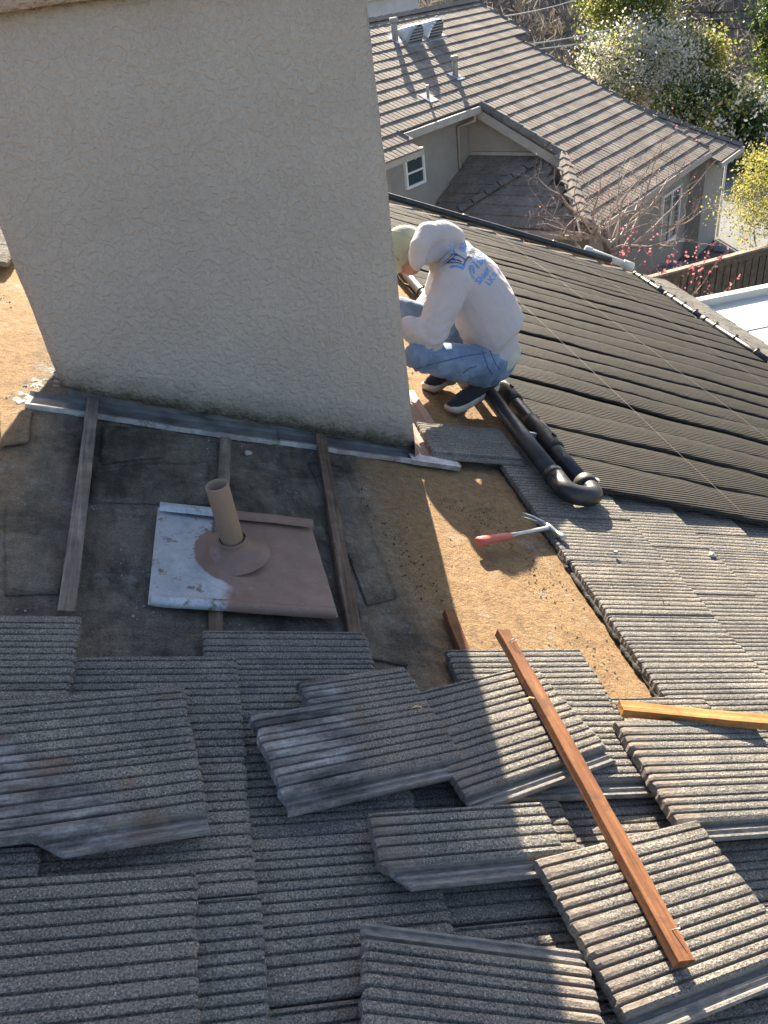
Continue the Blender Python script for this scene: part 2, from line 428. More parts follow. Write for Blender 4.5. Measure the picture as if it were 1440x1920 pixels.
# board underneath, back slope, walls, fascia
mb = MB()
cs = [(-3.2, -1.6), (5.5, -1.6), (s_eave(9.4) - 0.03, u_far(6.4) - 0.03), (-3.2, u_far(-3.2) - 0.03)]
mb.prism(cs, -0.07, -0.03)
obj('roof_sheathing', mb, M['batten_dark'], house, roof_mat(0, 0, DW))
rp0, rp1 = R(-3.2, -1.6, DW), R(-3.2, u_far(-3.2) - .03, DW)
mb = MB(); bx = -6.0
for p in (rp0, rp1): mb.v += [tuple(p), tuple(p + Vector((bx, 0, bx * 0.416)))]
mb.f.append((0, 1, 3, 2)); mb.sm.append(False)
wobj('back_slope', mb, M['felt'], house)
mb = MB()
mb.box(-9.0, R(5.9, 0).x - 0.35, -1.2, 9.0, 0.0, R(5.9, 0).z - 0.16)
wobj('wall', mb, M['wall_own'], house)
mb = MB(); e0 = R(s_eave(-1.6), -1.6, DW); e1 = R(s_eave(9.6), 9.35, DW)
d = (e1 - e0); mb.add([e0, e1, e1 + Vector((.03, 0, -.01)), e0 + Vector((.03, 0, -.01))] + [p + Vector((0, 0, -.2)) for p in (e0, e1, e1 + Vector((.03, 0, -.01)), e0 + Vector((.03, 0, -.01)))],
      [(0, 1, 2, 3), (7, 6, 5, 4), (0, 4, 5, 1), (2, 6, 7, 3), (1, 5, 6, 2), (3, 7, 4, 0)])
wobj('fascia', mb, M['fascia'], house, True)
mb = MB(); e0 = R(-3.2, u_far(-3.2), DW - .02); e1 = R(6.4, u_far(6.4), DW - .02)
mb.add([e0, e1, e1 + Vector((0, .03, 0)), e0 + Vector((0, .03, 0))] + [p + Vector((0, 0, -.2)) for p in (e0, e1, e1 + Vector((0, .03, 0)), e0 + Vector((0, .03, 0)))],
      [(0, 1, 2, 3), (7, 6, 5, 4), (0, 4, 5, 1), (2, 6, 7, 3), (1, 5, 6, 2), (3, 7, 4, 0)])
wobj('bargeboard', mb, M['fascia'], house, True)

# ------------------------------------------------------------------ tiles
TL, TW = 0.45, 0.318
def tile_mesh(seed, L=TL, W=TW, flange=False, x0f=None, x1f=None, breaks=(), th=0.026, rough=0.0036, nx=3):
    r = random.Random(seed)
    prof = []
    y = 0.0
    if flange:
        prof += [(0.0, -.017), (.003, -.0115), (.008, -.0115), (.011, -.016), (.017, -.016), (.020, -.0115), (.025, -.0115), (.028, -.018), (.036, -.018), (.038, -.003)]
        y = 0.040
    else:
        prof += [(0.0, -.006), (.004, -.001)]; y = 0.006
    pend = W
    while y < pend - 0.012:
        p = r.choice((0.0165, 0.019, 0.019, 0.021, 0.025)) * r.uniform(.92, 1.08)
        g = y + p
        if g > pend - 0.006: break
        prof += [(y + p * 0.30, .0008), (g - .0044, -.0002), (g - .0018, -.0064), (g + .0008, -.0068), (g + .0028, -.0008)]
        y = g + .0028
    prof += [(pend - .004, -.001), (pend, -.006)]
    prof = sorted(prof)
    for b in breaks:
        zb = min(prof, key=lambda t: abs(t[0] - b))[1]
        prof += [(b - 1e-4, zb), (b + 1e-4, zb)]
    prof = sorted(prof)
    fr = [0.0, 0.02, 0.34, 0.67, 0.982, 1.0] if nx == 3 else [0.0, 0.5, 0.98, 1.0]
    nr = len(fr); vs = []; n = len(prof)
    o1 = r.uniform(0, 50)
    for side in (0, 1):
        for (y, z) in prof:
            a = x0f(y) if x0f else 0.0; b = x1f(y) if x1f else L
            a += rough * 1.2 * fbm(y * 70, o1, 1, 3); b += rough * 2.2 * fbm(y * 60, o1, 7, 3)
            for k, f in enumerate(fr):
                x = a + (b - a) * f
                if side == 0:
                    zz = z + 0.0009 * fbm(x * 12, y * 30, o1, 2)
                    if k == 0: zz -= .004
                    if k == nr - 1: zz -= .006
                else:
                    zz = -th if not (flange and y < .038) else -th + .002
                    zz = min(zz, z - .004)
                vs.append((x, y, zz))
    fs = []; o = n * nr
    for i in range(n - 1):
        for k in range(nr - 1):
            a = i * nr + k
            fs.append((a, a + 1, a + nr + 1, a + nr)); fs.append((o + a, o + a + nr, o + a + nr + 1, o + a + 1))
        a = i * nr; fs.append((a, a + nr, o + a + nr, o + a))
        a = i * nr + nr - 1; fs.append((a + nr, a, o + a, o + a + nr))
    for k in range(nr - 1):
        a = k; fs.append((a + 1, a, o + a, o + a + 1))
        a = (n - 1) * nr + k; fs.append((a, a + 1, o + a + 1, o + a))
    me = bpy.data.meshes.new('roof_tile'); me.from_pydata(vs, [], fs); me.update(); return me
TILES = []
for k in range(6):
    me = tile_mesh(100 + k); me.materials.append(M['tile']); TILES.append(me)
WH = -0.0195; TILT = -4.2
ntile = 0
def put_tile(s_tail, u_near, dw=0.0, ang=None, mesh=None, tilt=TILT):
    global ntile
    me = mesh or rng.choice(TILES); ntile += 1
    a = rng.uniform(-.5, .5) if ang is None else ang
    return link(bpy.data.objects.new('roof_tile', me), roof,
                roof_mat(s_tail - TL + rng.uniform(-.005, .005), u_near + rng.uniform(-.002, .002), WH + dw + rng.uniform(-.0015, .0015), a, rng.uniform(-.35, .35), tilt))
TP = 0.3205
# foreground columns: (tail, top edge of the highest tile, lowest u)
for tail, top, low in ((-0.42, 1.44, 0.0), (-0.065, 1.60, 0.94), (0.32, 1.483, 0.0), (0.69, 1.615, 0.0), (1.055, 1.415, 0.0), (1.395, 1.60, 0.0), (1.74, 1.42, 0.0)):
    u = top - TP
    while u > low - TP: put_tile(tail, u); u -= TP
# the slipped column at the lower left, lying a little low on its neighbour
for u in (0.565, 0.245, -0.075): put_tile(0.207, u, 0.030, 0.4, tilt=-2.6)
# columns beside the stripped strip, running under the collector
for c, (tail, u0, u1) in enumerate(((2.08, 0.0, 3.1), (2.40, 0.0, 3.0), (2.73, 0.0, 2.95), (3.06, 0.0, 2.9), (3.40, 0.3, 2.75), (3.74, 0.3, 2.7), (4.08, 0.6, 2.7), (4.42, 0.6, 2.6))):
    u = u0 + (0.16 if c % 2 else 0.0) - 0.09
    while u < u1: put_tile(tail, u); u += TP
FL = tile_mesh(301, W=0.35, flange=True); FL.materials.append(M['tile'])
put_tile(1.745, 2.90, 0.0, 0, FL)
# strip of tiles between the lower header and the eave, and the end row along the far verge
u = 2.6
while u < 9.2:
    for k, st in enumerate((5.93, 6.25)): put_tile(st + 0.13 * (u - 6.6) + 0.03, u + (0.1 if k else 0) , 0.0, 0)
    u += TP
s = 2.25
while s < 6.5:
    put_tile(s, u_far(s) - 0.33, 0.012, -9); s += 0.355
# tiles still in place beyond the stripped area at the far left
for s in (-0.70, -1.05, -1.4):
    for u in (4.36, 4.68, 5.0): put_tile(s, u)

# ------------------------------------------------------------------ chimney
CX0, CX1, CY0, CY1 = -0.775, 0.594, 2.952, 3.80
zL = R((CX0 - O_.x) / S_.x, 0, DW).z + 0.0
def chim_z(x): return zL - (x - CX0) * math.tan(PITCH)
CT = CAM.z + 0.055
def rough_box(x0, x1, y0, y1, zb, z1, step=0.05, amp=0.004, rnd=0.012, foot=0.012):
    """vertical stucco shaft, local origin at the front left foot; zb(x,y) gives the bottom"""
    mb = MB(); nx = max(int((x1 - x0) / step), 2); ny = max(int((y1 - y0) / step), 2)
    ring = [(x0 + (x1 - x0) * i / nx, y0) for i in range(nx)] + [(x1, y0 + (y1 - y0) * i / ny) for i in range(ny)] + \
           [(x1 - (x1 - x0) * i / nx, y1) for i in range(nx)] + [(x0, y1 - (y1 - y0) * i / ny) for i in range(ny)]
    nz = max(int((z1 - zb(x0, y0)) / step), 2); n = len(ring)
    cx, cy = (x0 + x1) / 2, (y0 + y1) / 2
    for k in range(nz + 1):
        for (x, y) in ring:
            b = zb(x, y) + (foot * fbm(x * 14, y * 14, 2, 4)); z = b + (z1 - b) * k / nz
            a = amp * fbm(x * 9, y * 9 + 5, z * 9, 3)
            dx = (x - cx) / abs(x1 - cx); dy = (y - cy) / abs(y1 - cy)
            px = x + (a if abs(dx) > .999 else 0) * (1 if dx > 0 else -1); py = y + (a if abs(dy) > .999 else 0) * (1 if dy > 0 else -1)
            if abs(dx) > .999 and abs(dy) > .999: px -= rnd * .4 * (1 if dx > 0 else -1); py -= rnd * .4 * (1 if dy > 0 else -1)
            mb.v.append((px - CX0, py - CY0, z - zL))
    for k in range(nz):
        for i in range(n):
            i2 = (i + 1) % n; mb.f.append((k * n + i, k * n + i2, (k + 1) * n + i2, (k + 1) * n + i)); mb.sm.append(True)
    mb.f.append(tuple(nz * n + i for i in range(n))); mb.sm.append(False)
    mb.f.append(tuple(i for i in reversed(range(n)))); mb.sm.append(False)
    return mb
CHM = Matrix.Translation((CX0, CY0, zL))
def zb(x, y): return chim_z(x) + 0.055 - 0.03 * (x - CX0) / (CX1 - CX0)
chimney = obj('chimney', rough_box(CX0, CX1, CY0, CY1, zb, CT + .02), M['stucco'], house, CHM)
tag(chimney, 'broad stucco chimney with lace texture and mossy foot')
M['stucco_crown'] = stucco_material('crown_stucco', (0.40, 0.345, 0.28), (0.45, 0.39, 0.32), 1.0, None, 0.0085)
obj('crown', rough_box(CX0 - .055, CX1 + .055, CY0 - .055, CY1 + .055, lambda x, y: CT, CT + 0.55, foot=.003), M['stucco_crown'], chimney, CHM)
mb = MB(); mb.box(CX0 - .09 - CX0, CX1 + .09 - CX0, -.09, CY1 + .09 - CY0, CT + .55 - zL, CT + .63 - zL)
obj('cap', mb, M['stucco_crown'], chimney, CHM)
# flashing: upstand, apron strips with a turned-up hem, side pan
mb = MB(); i_ = 0.016
px = [CX0 + i_, CX1 - i_]
mb.add([(px[0], CY0 + i_, chim_z(px[0]) - .02), (px[1], CY0 + i_, chim_z(px[1]) - .02), (px[1], CY1 - i_, chim_z(px[1]) - .02), (px[0], CY1 - i_, chim_z(px[0]) - .02),
        (px[0], CY0 + i_, chim_z(px[0]) + .09), (px[1], CY0 + i_, chim_z(px[1]) + .09), (px[1], CY1 - i_, chim_z(px[1]) + .09), (px[0], CY1 - i_, chim_z(px[0]) + .09)],
       [(0, 1, 5, 4), (1, 2, 6, 5), (2, 3, 7, 6), (3, 0, 4, 7)])
wobj('upstand_flashing', mb, M['lead'], chimney)
def apron(s0, s1, dw):
    """strip of steel in front of the chimney foot, with a bright turned-up hem"""
    n = max(int((s1 - s0) / .06), 2)
    def strip(prof, k0):
        mb = MB(); m_ = len(prof)
        for i in range(n + 1):
            s = s0 + (s1 - s0) * i / n
            for k, (u, h) in enumerate(prof):
                mb.v.append((s, u + .005 * fbm(s * 3, 2, 4, 2) + .008 * fbm(s * 1.5, 2, 8, 2), h + dw + .003 * fbm(s * 5, 3, 1, 2)))
        for i in range(n):
            for k in range(m_ - 1):
                a = i * m_ + k; mb.f.append((a, a + 1, a + m_ + 1, a + m_)); mb.sm.append(False)
        return mb
    o = obj('apron_flashing', strip([(2.97, .024), (2.945, .012), (2.90, .010), (2.874, .012)], 0), M['lead'], chimney, roof_mat(0, 0, DW))
    obj('flashing_hem', strip([(2.874, .012), (2.866, .022), (2.850, .024), (2.848, .004)], 3), M['galv'], chimney, roof_mat(0, 0, DW))
apron(-0.385, 0.62, 0.0); apron(0.585, 1.21, 0.004)
mb = MB(); s0 = 1.19
grid = [[(s0 + (1.40 - s0 + (0.0 if j else .0)) * i / 6, 2.858 + (3.69 - 2.858) * j / 12) for i in range(7)] for j in range(13)]
for j, row in enumerate(grid):
    for i, (s, u) in enumerate(row):
        s = s + 0.012 * (1 - j / 12) * (i / 6); h = .020 + .004 * fbm(s * 9, u * 5, 3, 2) + (.05 if i == 0 else .012 if i == 1 else 0) * (0 if j == 0 else 1) + (.010 if i == 6 else 0)
        mb.v.append((s, u, h))
for j in range(12):
    for i in range(6):
        a = j * 7 + i; mb.f.append((a, a + 1, a + 8, a + 7)); mb.sm.append(False)
obj('side_flashing', mb, M['brown'], chimney, roof_mat(0, 0, DW))
mb = MB(); mb.box(1.17, 1.405, 2.846, 2.862, .008, .030); mb.box(1.17, 1.40, 2.862, 2.905, .027, .031)
obj('flashing_corner', mb, M['galv'], chimney, roof_mat(0, 0, DW))
# crumbled mortar at the left foot of the chimney
M['mortar'] = simple('crumbled_mortar', (0.20, 0.185, 0.16), (0.50, 0.48, 0.45), 16, 0.95, 0, 0.9, 60, 0.01)
mb = MB()
r2 = random.Random(3)
for _ in range(60):
    t = r2.random(); cxs = -.44 + .17 * t + r2.gauss(0, .022); cus = 2.93 + .33 * t + r2.gauss(0, .05); rr = .006 + .026 * r2.random() ** 2
    n = 9; b = len(mb.v); mb.v.append((cxs, cus, deck_height(cxs, cus) + .003 + rr * .22))
    for k in range(n):
        a = 2 * math.pi * k / n; q_ = rr * (0.6 + .7 * r2.random()); mb.v.append((cxs + math.cos(a) * q_, cus + math.sin(a) * q_, deck_height(cxs, cus) - .004))
    for k in range(n): mb.f.append((b, b + 1 + k, b + 1 + (k + 1) % n)); mb.sm.append(True)
tag(obj('mortar_crumbs', mb, M['mortar'], chimney, roof_mat(0, 0, DW)), None, None, None, 'stuff')

# ------------------------------------------------------------------ loose tiles
def loose(name, label, s, u, w, ang, mesh, mat='tile_loose', tx=0, ty=0):
    mesh.materials.append(M[mat])
    o = link(bpy.data.objects.new(name, mesh), None, roof_mat(s, u, w, ang, tx, ty))
    return tag(o, label, 'roof tile', 'loose concrete tiles lying on the roof')
FW = 0.35
# cement-smeared tile at the left, broken along its near edge
def x0L(y): return 0.0 if y > .045 else 0.13 + 1.3 * (.045 - y)
loose('loose_roof_tile', 'large grey ribbed tile smeared with pale cement, broken along its near lip', -0.212, 0.885, .043, 8.5,
      tile_mesh(11, W=.375, flange=True, x0f=x0L, breaks=(.045,)), 'tile_smear', 1.0, -1.5)
# notched tile
def x0B(y): return .145 if y > .262 else (.003 * math.sin(y * 90))
loose('loose_roof_tile', 'notched grey tile, bare cement on one half, moss on its ribs', 0.388, 0.985, .058, 13.0,
      tile_mesh(12, W=FW, flange=True, x0f=x0B, breaks=(.262,)), 'tile_smear_b', -1, -1.0)
loose('loose_roof_tile', 'whole ribbed tile under the long rust-brown batten, half shaded, beside the notched tile', 0.805, 0.985, .055, 17.5, tile_mesh(13, L=.462, W=FW, flange=True), 'tile_loose', 0, -1.5)
# narrow cut tile
def x0D(y): return max(0.0, (.055 - y) * 1.1) + y * .05 - .0
loose('loose_roof_tile', 'narrow cut strip of tile with its corner knocked off', 0.553, 0.812, .055, 2.6, tile_mesh(14, L=.425, W=.165, flange=True, x0f=x0D), 'tile_loose', 2, -1.0)
loose('loose_roof_tile', 'tile turned end for end with its lip along the far edge', 0.925, 0.672, .060, 168.5, tile_mesh(15, L=.435, W=FW, flange=True), 'tile_loose', 0, 1.0)
loose('loose_roof_tile', 'sunlit tan tile carrying the lower end of the rust-brown batten', 0.950, 0.505, .066, 10.0, tile_mesh(16, L=.47, W=FW, flange=True), 'tile_loose', 1.5, -1.0)
loose('loose_roof_tile', 'sunlit tile with black crumbling end, just below the fresh orange batten', 1.303, 0.892, .070, 1.2, tile_mesh(17, W=FW, flange=True), 'tile_loose', 1.0, -1.5)
loose('loose_roof_tile', 'tile mostly hidden beneath two others with only its pale lip showing', 0.90, 1.040, .026, 0.0, tile_mesh(18, W=FW, flange=True), 'tile_loose', 0, -2.5)

# ------------------------------------------------------------------ battens
def batten(label, p0, p1, wd, th, mat, w=DW, lift=0.012, name='batten', grp=None):
    (s0, u0), (s1, u1) = p0, p1
    L = math.hypot(s1 - s0, u1 - u0); ang = math.degrees(math.atan2(-(s1 - s0), (u1 - u0)))
    n = 14; r = random.Random(label); mb = MB(); bow = r.uniform(-.006, .006)
    for i in range(n + 1):
        y = L * i / n; ox = bow * math.sin(math.pi * i / n)
        a = wd / 2 + .0012 * fbm(y * 9, 1, r.random() * 3, 3); t = th
        e = .0018
        for (x, z) in ((-a, 0), (a, 0), (a, t - e), (a - e, t), (-a + e, t), (-a, t - e)):
            mb.v.append((x + ox, y + (.004 * fbm(x * 60, z * 60, i, 2) if i in (0, n) else 0), z + .0012 * fbm(y * 8, x * 20, 2, 2)))
    for i in range(n):
        for k in range(6):
            k2 = (k + 1) % 6; mb.f.append((i * 6 + k, i * 6 + k2, (i + 1) * 6 + k2, (i + 1) * 6 + k)); mb.sm.append(False)
    mb.f.append(tuple(reversed(range(6)))); mb.f.append(tuple(n * 6 + k for k in range(6))); mb.sm += [False, False]
    w0, w1 = w if hasattr(w, '__len__') else (w + lift, w + lift)
    m = roof_mat(s0, u0, w0, ang) @ Matrix.Rotation(math.atan2(w1 - w0, L), 4, 'X')
    o = obj(name, mb, M[mat], None, m); tag(o, label, 'batten', grp); return o
g_ = 'battens nailed across the felt'
batten('grey weathered batten nailed to the felt near the lit deck, pale paint spots', (-.105, 1.665), (-.158, 2.99), .044, .022, 'batten_grey', grp=g_)
batten('grey batten stopping behind the vent pipe below the chimney', (0.30, 2.10), (.357, 2.80), .042, .020, 'batten_grey', grp=g_)
batten('stub of batten poking out from under the vent flashing', (0.277, 1.58), (.285, 1.80), .040, .018, 'batten_dark', grp=g_, lift=-.002)
batten('dark brown batten beside the vent flashing, reaching up to the chimney', (0.672, 1.60), (.781, 3.115), .044, .026, 'batten_dark', grp=g_, lift=.014)
batten('short batten end at the edge of the sunlit felt', (1.015, 1.50), (1.022, 1.80), .036, .022, 'batten_rust', grp=g_)
rb = batten('long rust-brown batten lying slantwise over the loose tiles', (1.093, 0.608), (1.080, 1.565), .040, .024, 'batten_rust', w=(.085, .068))
for (y, dx) in ((.90, .004), (.905, -.006), (.06, .002)):       # nails through both ends
    mb = MB(); mb.tube([(dx, y, .018), (dx + .004, y - .012, .044)], .0013, 6); obj('nail', mb, M['galv'], rb)
ob = batten('fresh orange batten lying on the sunlit tiles', (1.352, 1.300), (1.95, 1.190), .040, .024, 'batten_orange', w=(.050, .120))

# ------------------------------------------------------------------ vent pipe with flashing
vent = tag(empty('vent_pipe', roof_mat(.110, 1.722, DW + .030)), 'brown vent pipe on a square flashing sheet, half bare steel, half painted', 'vent pipe')
mb = MB(); nx, ny = 26, 26; Wx, Wy = .515, .505
for j in range(ny + 1):
    for i in range(nx + 1):
        x = Wx * i / nx; y = Wy * j / ny
        x2 = x + .03 * (1 - y / Wy) * (x / Wx - .5) * .9; r_ = math.hypot(x - .235, y - .265)
        h = .004 * fbm(x * 4, y * 4, 6, 3) + .020 * max(0, 1 - r_ / .16) ** 1.5 + .0035 * math.sin(math.atan2(y - .265, x - .235) * 22) * max(0, min(1, (x - .3) / .1)) * max(0, 1 - abs(r_ - .2) / .12) * (1 if y < .26 else 0)
        if i in (0,): h -= .004
        mb.v.append((x2, y, h))
for j in range(ny):
    for i in range(nx):
        a = j * (nx + 1) + i; mb.f.append((a, a + 1, a + nx + 2, a + nx + 1)); mb.sm.append(True)
sheet = obj('flashing_sheet', mb, M['vent_sheet'], vent)
mb = MB()
for i in range(18):
    x0, x1 = Wx * i / 17, 0
    h = .004 * fbm(x0 * 6, 2, 1, 2)
    for (y, z) in ((Wy - .004, .004), (Wy - .002, .020), (Wy - .016, .027), (Wy - .040, .020), (Wy - .044, .012)): mb.v.append((x0 + (.0 if i else .004), y + h, z + h))
for i in range(17):
    for k in range(4):
        a = i * 5 + k; mb.f.append((a, a + 1, a + 6, a + 5)); mb.sm.append(True)
obj('folded_hem', mb, M['vent_sheet'], sheet)
mb = MB()
for i in range(18):
    x0 = Wx * i / 17 * 1.02 - .006; h = .003 * fbm(x0 * 6, 8, 1, 2)
    for (y, z) in ((.030, .006), (.024, .016), (.008, .018), (-.003, .010), (-.003, -.006)): mb.v.append((x0, y + h, z + h))
for i in range(17):
    for k in range(4):
        a = i * 5 + k; mb.f.append((a, a + 1, a + 6, a + 5)); mb.sm.append(True)
obj('folded_hem', mb, M['vent_sheet'], sheet)
# boot and pipe stand plumb
up_l = RM.transposed() @ Vector((0, 0, 1)); c0 = Vector((.235, .268, .006))
def lathe(mb, prof, axis_o, axis_d, n=28, smooth=True):
    d = axis_d.normalized(); x = d.orthogonal().normalized(); y = d.cross(x); b = len(mb.v)
    for (r_, z) in prof:
        for k in range(n):
            a = 2 * math.pi * k / n; mb.v.append(tuple(axis_o + d * z + (x * math.cos(a) + y * math.sin(a)) * r_))
    for i in range(len(prof) - 1):
        for k in range(n):
            k2 = (k + 1) % n; mb.f.append((b + i * n + k, b + i * n + k2, b + (i + 1) * n + k2, b + (i + 1) * n + k)); mb.sm.append(smooth)
    return mb
nz_ = Vector((0, 0, 1)); mid = (up_l + nz_ * .6).normalized()
mb = MB(); lathe(mb, [(.112, -.002), (.098, .010), (.074, .020), (.070, .023), (.056, .030), (.046, .042), (.041, .058)], c0, mid)
obj('boot', mb, M['brown'], vent)
mb = MB(); ct = c0 + mid * .045
lathe(mb, [(.0455, 0), (.046, .010), (.0425, .013), (.0415, .002)], ct, up_l); obj('collar', mb, M['brown'], vent)
M['tan_pipe'] = simple('tan_painted_pipe', (0.225, 0.150, 0.100), (0.30, 0.205, 0.14), 6, 0.55)
mb = MB(); lathe(mb, [(.0345, -.03), (.0345, .208), (.0335, .211), (.0305, .211), (.0300, .05), (.0, .05)], ct, up_l); obj('pipe', mb, M['tan_pipe'], vent)

# ------------------------------------------------------------------ hammer
M['red_grip'] = simple('red_rubber_grip', (0.46, 0.10, 0.08), (0.58, 0.17, 0.13), 9, 0.5, 0, 0.15, 40)
M['steel'] = simple('worn_steel', (0.28, 0.28, 0.28), (0.46, 0.46, 0.45), 14, 0.34, 0.9, 0.15, 40)
p0 = SU(900, 1022, -.035); p1 = SU(1030, 1003, -.035)
ang = math.degrees(math.atan2(p1[1] - p0[1], p1[0] - p0[0])); HL = math.hypot(p1[0] - p0[0], p1[1] - p0[1])
ham = tag(empty('hammer', roof_mat(p0[0] - .015, p0[1], DW + .026, ang, 0, -2.5)), 'claw hammer with red rubber grip lying on the felt', 'hammer')
mb = MB(); mb.tube([(.0, 0, .018), (.008, 0, .018), (.03, 0, .018), (.075, .001, .018), (.12, 0, .018), (.155, 0, .018), (.172, 0, .018)], [.013, .021, .0215, .0185, .0175, .0165, .012], 14, squash=.75); obj('grip', mb, M['red_grip'], ham)
mb = MB(); mb.tube([(.165, 0, .018), (.21, .001, .018), (HL - .015, .002, .018), (HL + .01, .002, .018)], [.0125, .0105, .0115, .015], 10, squash=.7); obj('shaft', mb, M['steel'], ham)
mb = MB()
mb.tube([(HL + .012, -.080, .018), (HL + .012, -.074, .018), (HL + .012, -.056, .018), (HL + .012, -.052, .018), (HL + .011, -.028, .018), (HL + .009, .0, .018), (HL + .006, .022, .018)],
        [.0135, .0155, .0155, .011, .010, .0135, .0125], 14)
head = obj('head', mb, M['steel'], ham)
for sg in (-1, 1):
    mb = MB(); mb.tube([(HL + .006, .012, .018 + sg * .004), (HL - .004, .045, .018 + sg * .006), (HL - .022, .080, .018 + sg * .008), (HL - .050, .112, .018 + sg * .009)], [.0095, .0085, .006, .0025], 8, squash=.75)
    obj('claw', mb, M['steel'], head)

# perforated strap by the collector
p0 = SU(903, 870, -.05); p1 = SU(972, 882, -.05)
ang = math.degrees(math.atan2(p1[1] - p0[1], p1[0] - p0[0])); L = math.hypot(p1[0] - p0[0], p1[1] - p0[1])
mb = MB(); b_ = .024
mb.box(0, L, 0, .008, 0, .0015); mb.box(0, L, b_ - .008, b_, 0, .0015)
k = 0
while k * .035 < L - .02: mb.box(max(k * .035 - .0135, 0.0), min(k * .035 + .0135, L), .008, b_ - .008, 0, .0015); k += 1
st = obj('metal_strap', mb, M['galv'], None, roof_mat(p0[0], p0[1] - .01, DW + .022, ang)); tag(st, 'short perforated steel strap lying beside the single tile', 'strap')

# small stones and crumbs on the felt and tiles
def stones(name, n, area, wfun, rmin, rmax, mat, seed, label, parent=None):
    r = random.Random(seed); mb = MB()
    while n > 0:
        s = r.uniform(area[0], area[1]); u = r.uniform(area[2], area[3])
        if fbm(s * 5, u * 2.2, seed, 3) < r.gauss(.22, .14): continue      # crumbs gather in drifts
        n -= 1
        rr = rmin + (rmax - rmin) * r.random() ** 3
        b = len(mb.v); c = Vector((s, u, wfun(s, u) + rr * .35))
        for dv in ((1, 0, 0), (-.5, .87, 0), (-.5, -.87, 0), (.2, .1, .8), (0, 0, -.6)):
            mb.v.append(tuple(c + Vector([q_ * rr * r.uniform(.6, 1.3) for q_ in dv])))
        for f in ((0, 1, 3), (1, 2, 3), (2, 0, 3), (1, 0, 4), (2, 1, 4), (0, 2, 4)): mb.f.append(tuple(b + i for i in f)); mb.sm.append(False)
    o = obj(name, mb, mat, parent, roof_mat(0, 0, DW)); tag(o, label, None if parent else 'debris', None, 'stuff'); return o
M['crumb'] = simple('concrete_crumbs', (0.16, 0.145, 0.13), (0.42, 0.39, 0.36), 30, 0.95)
stones('roof_grit', 1500, (-1.0, 1.62, 1.5, 2.85), deck_height, .0012, .006, M['crumb'], 8, 'grit and crumbs of concrete scattered over the felt')
stones('roof_grit', 500, (1.25, 1.75, 3.3, 4.3), deck_height, .0015, .008, M['crumb'], 9, 'grit and leaf crumbs on the felt behind the chimney')
def pebble(x, y, w, r_, seed):
    s, u = SU(x, y, w); bm = bmesh.new(); bmesh.ops.create_icosphere(bm, subdivisions=2, radius=r_)
    for v in bm.verts: v.co *= 1 + .45 * fbm(v.co.x / r_ * .9, v.co.y / r_ * .9, seed, 2); v.co.z *= .6
    me = bpy.data.meshes.new('stone_chip'); bm.to_mesh(me); bm.free()
    return obj('stone_chip', me, M['mortar'], None, roof_mat(s, u, w + r_ * .3))
tag(pebble(1335, 1042, .012, .016, 1), 'pale chip of mortar lying on the sunlit ribbed tiles', 'stone')
tag(pebble(465, 851, DW + .004, .016, 2), 'cream chip lying on the felt below the chimney flashing', 'stone')
tag(pebble(1154, 1037, .012, .010, 3), 'small dark chip on the sunlit ribbed tiles', 'stone')

M['tar'] = simple('black_roof_mastic', (0.012, 0.011, 0.010), (0.045, 0.040, 0.034), 30, 0.8, 0, 0.9, 80, 0.01)
mb = MB(); pts = []; rs = []
u = 1.44
while u < 2.92:
    pts.append((1.636 + .012 * fbm(u * 9, 1, 2, 3), u, .012 + .006 * fbm(u * 14, 5, 2, 2))); rs.append(max(.004, .010 + .009 * fbm(u * 30, 3, 1, 3))); u += .012
mb.tube(pts, rs, 7); obj('mastic_bead', mb, M['tar'], house, roof_mat(0, 0, DW))
M['litter'] = simple('dark_litter', (0.03, 0.024, 0.018), (0.10, 0.08, 0.058), 40, 0.95)
stones('leaf_litter', 500, (1.18, 1.60, 1.5, 2.6), deck_height, .001, .0055, M['litter'], 18, 'dark crumbs of litter strewn over the sunlit felt')
stones('leaf_litter', 420, (-1.3, -.35, 2.4, 4.6), deck_height, .0015, .008, M['litter'], 19, 'dark crumbs of litter on the lit felt left of the chimney')
stones('leaf_litter', 300, (0.80, 1.05, 1.55, 2.7), deck_height, .0015, .006, M['litter'], 20, 'dark crumbs of litter along the edge of the shaded felt')
M['chip'] = simple('wood_splinter', (0.45, 0.27, 0.12), (0.62, 0.43, 0.24), 40, 0.8)
for k, (x, y, w_, a_, L_, lab) in enumerate(((985, 1312, .088, 5, .035, 'thin wood splinter on the tile under the rust-brown batten'), (772, 1328, .075, 3, .03, 'orange wood splinter near the end of the notched tile'), (1238, 1112, .02, 60, .02, 'tiny wood splinter on the sunlit ribbed tiles'))):
    s_, u_ = SU(x, y, w_); mb = MB(); mb.tube([(0, 0, 0), (L_ * .4, .004, .003), (L_ * .8, .002, .002), (L_, -.002, 0)], [.0012, .0032, .0028, .0008], 5, squash=.5)
    tag(obj('wood_splinter', mb, M['chip'], None, roof_mat(s_, u_, w_, a_)), lab, 'splinter')

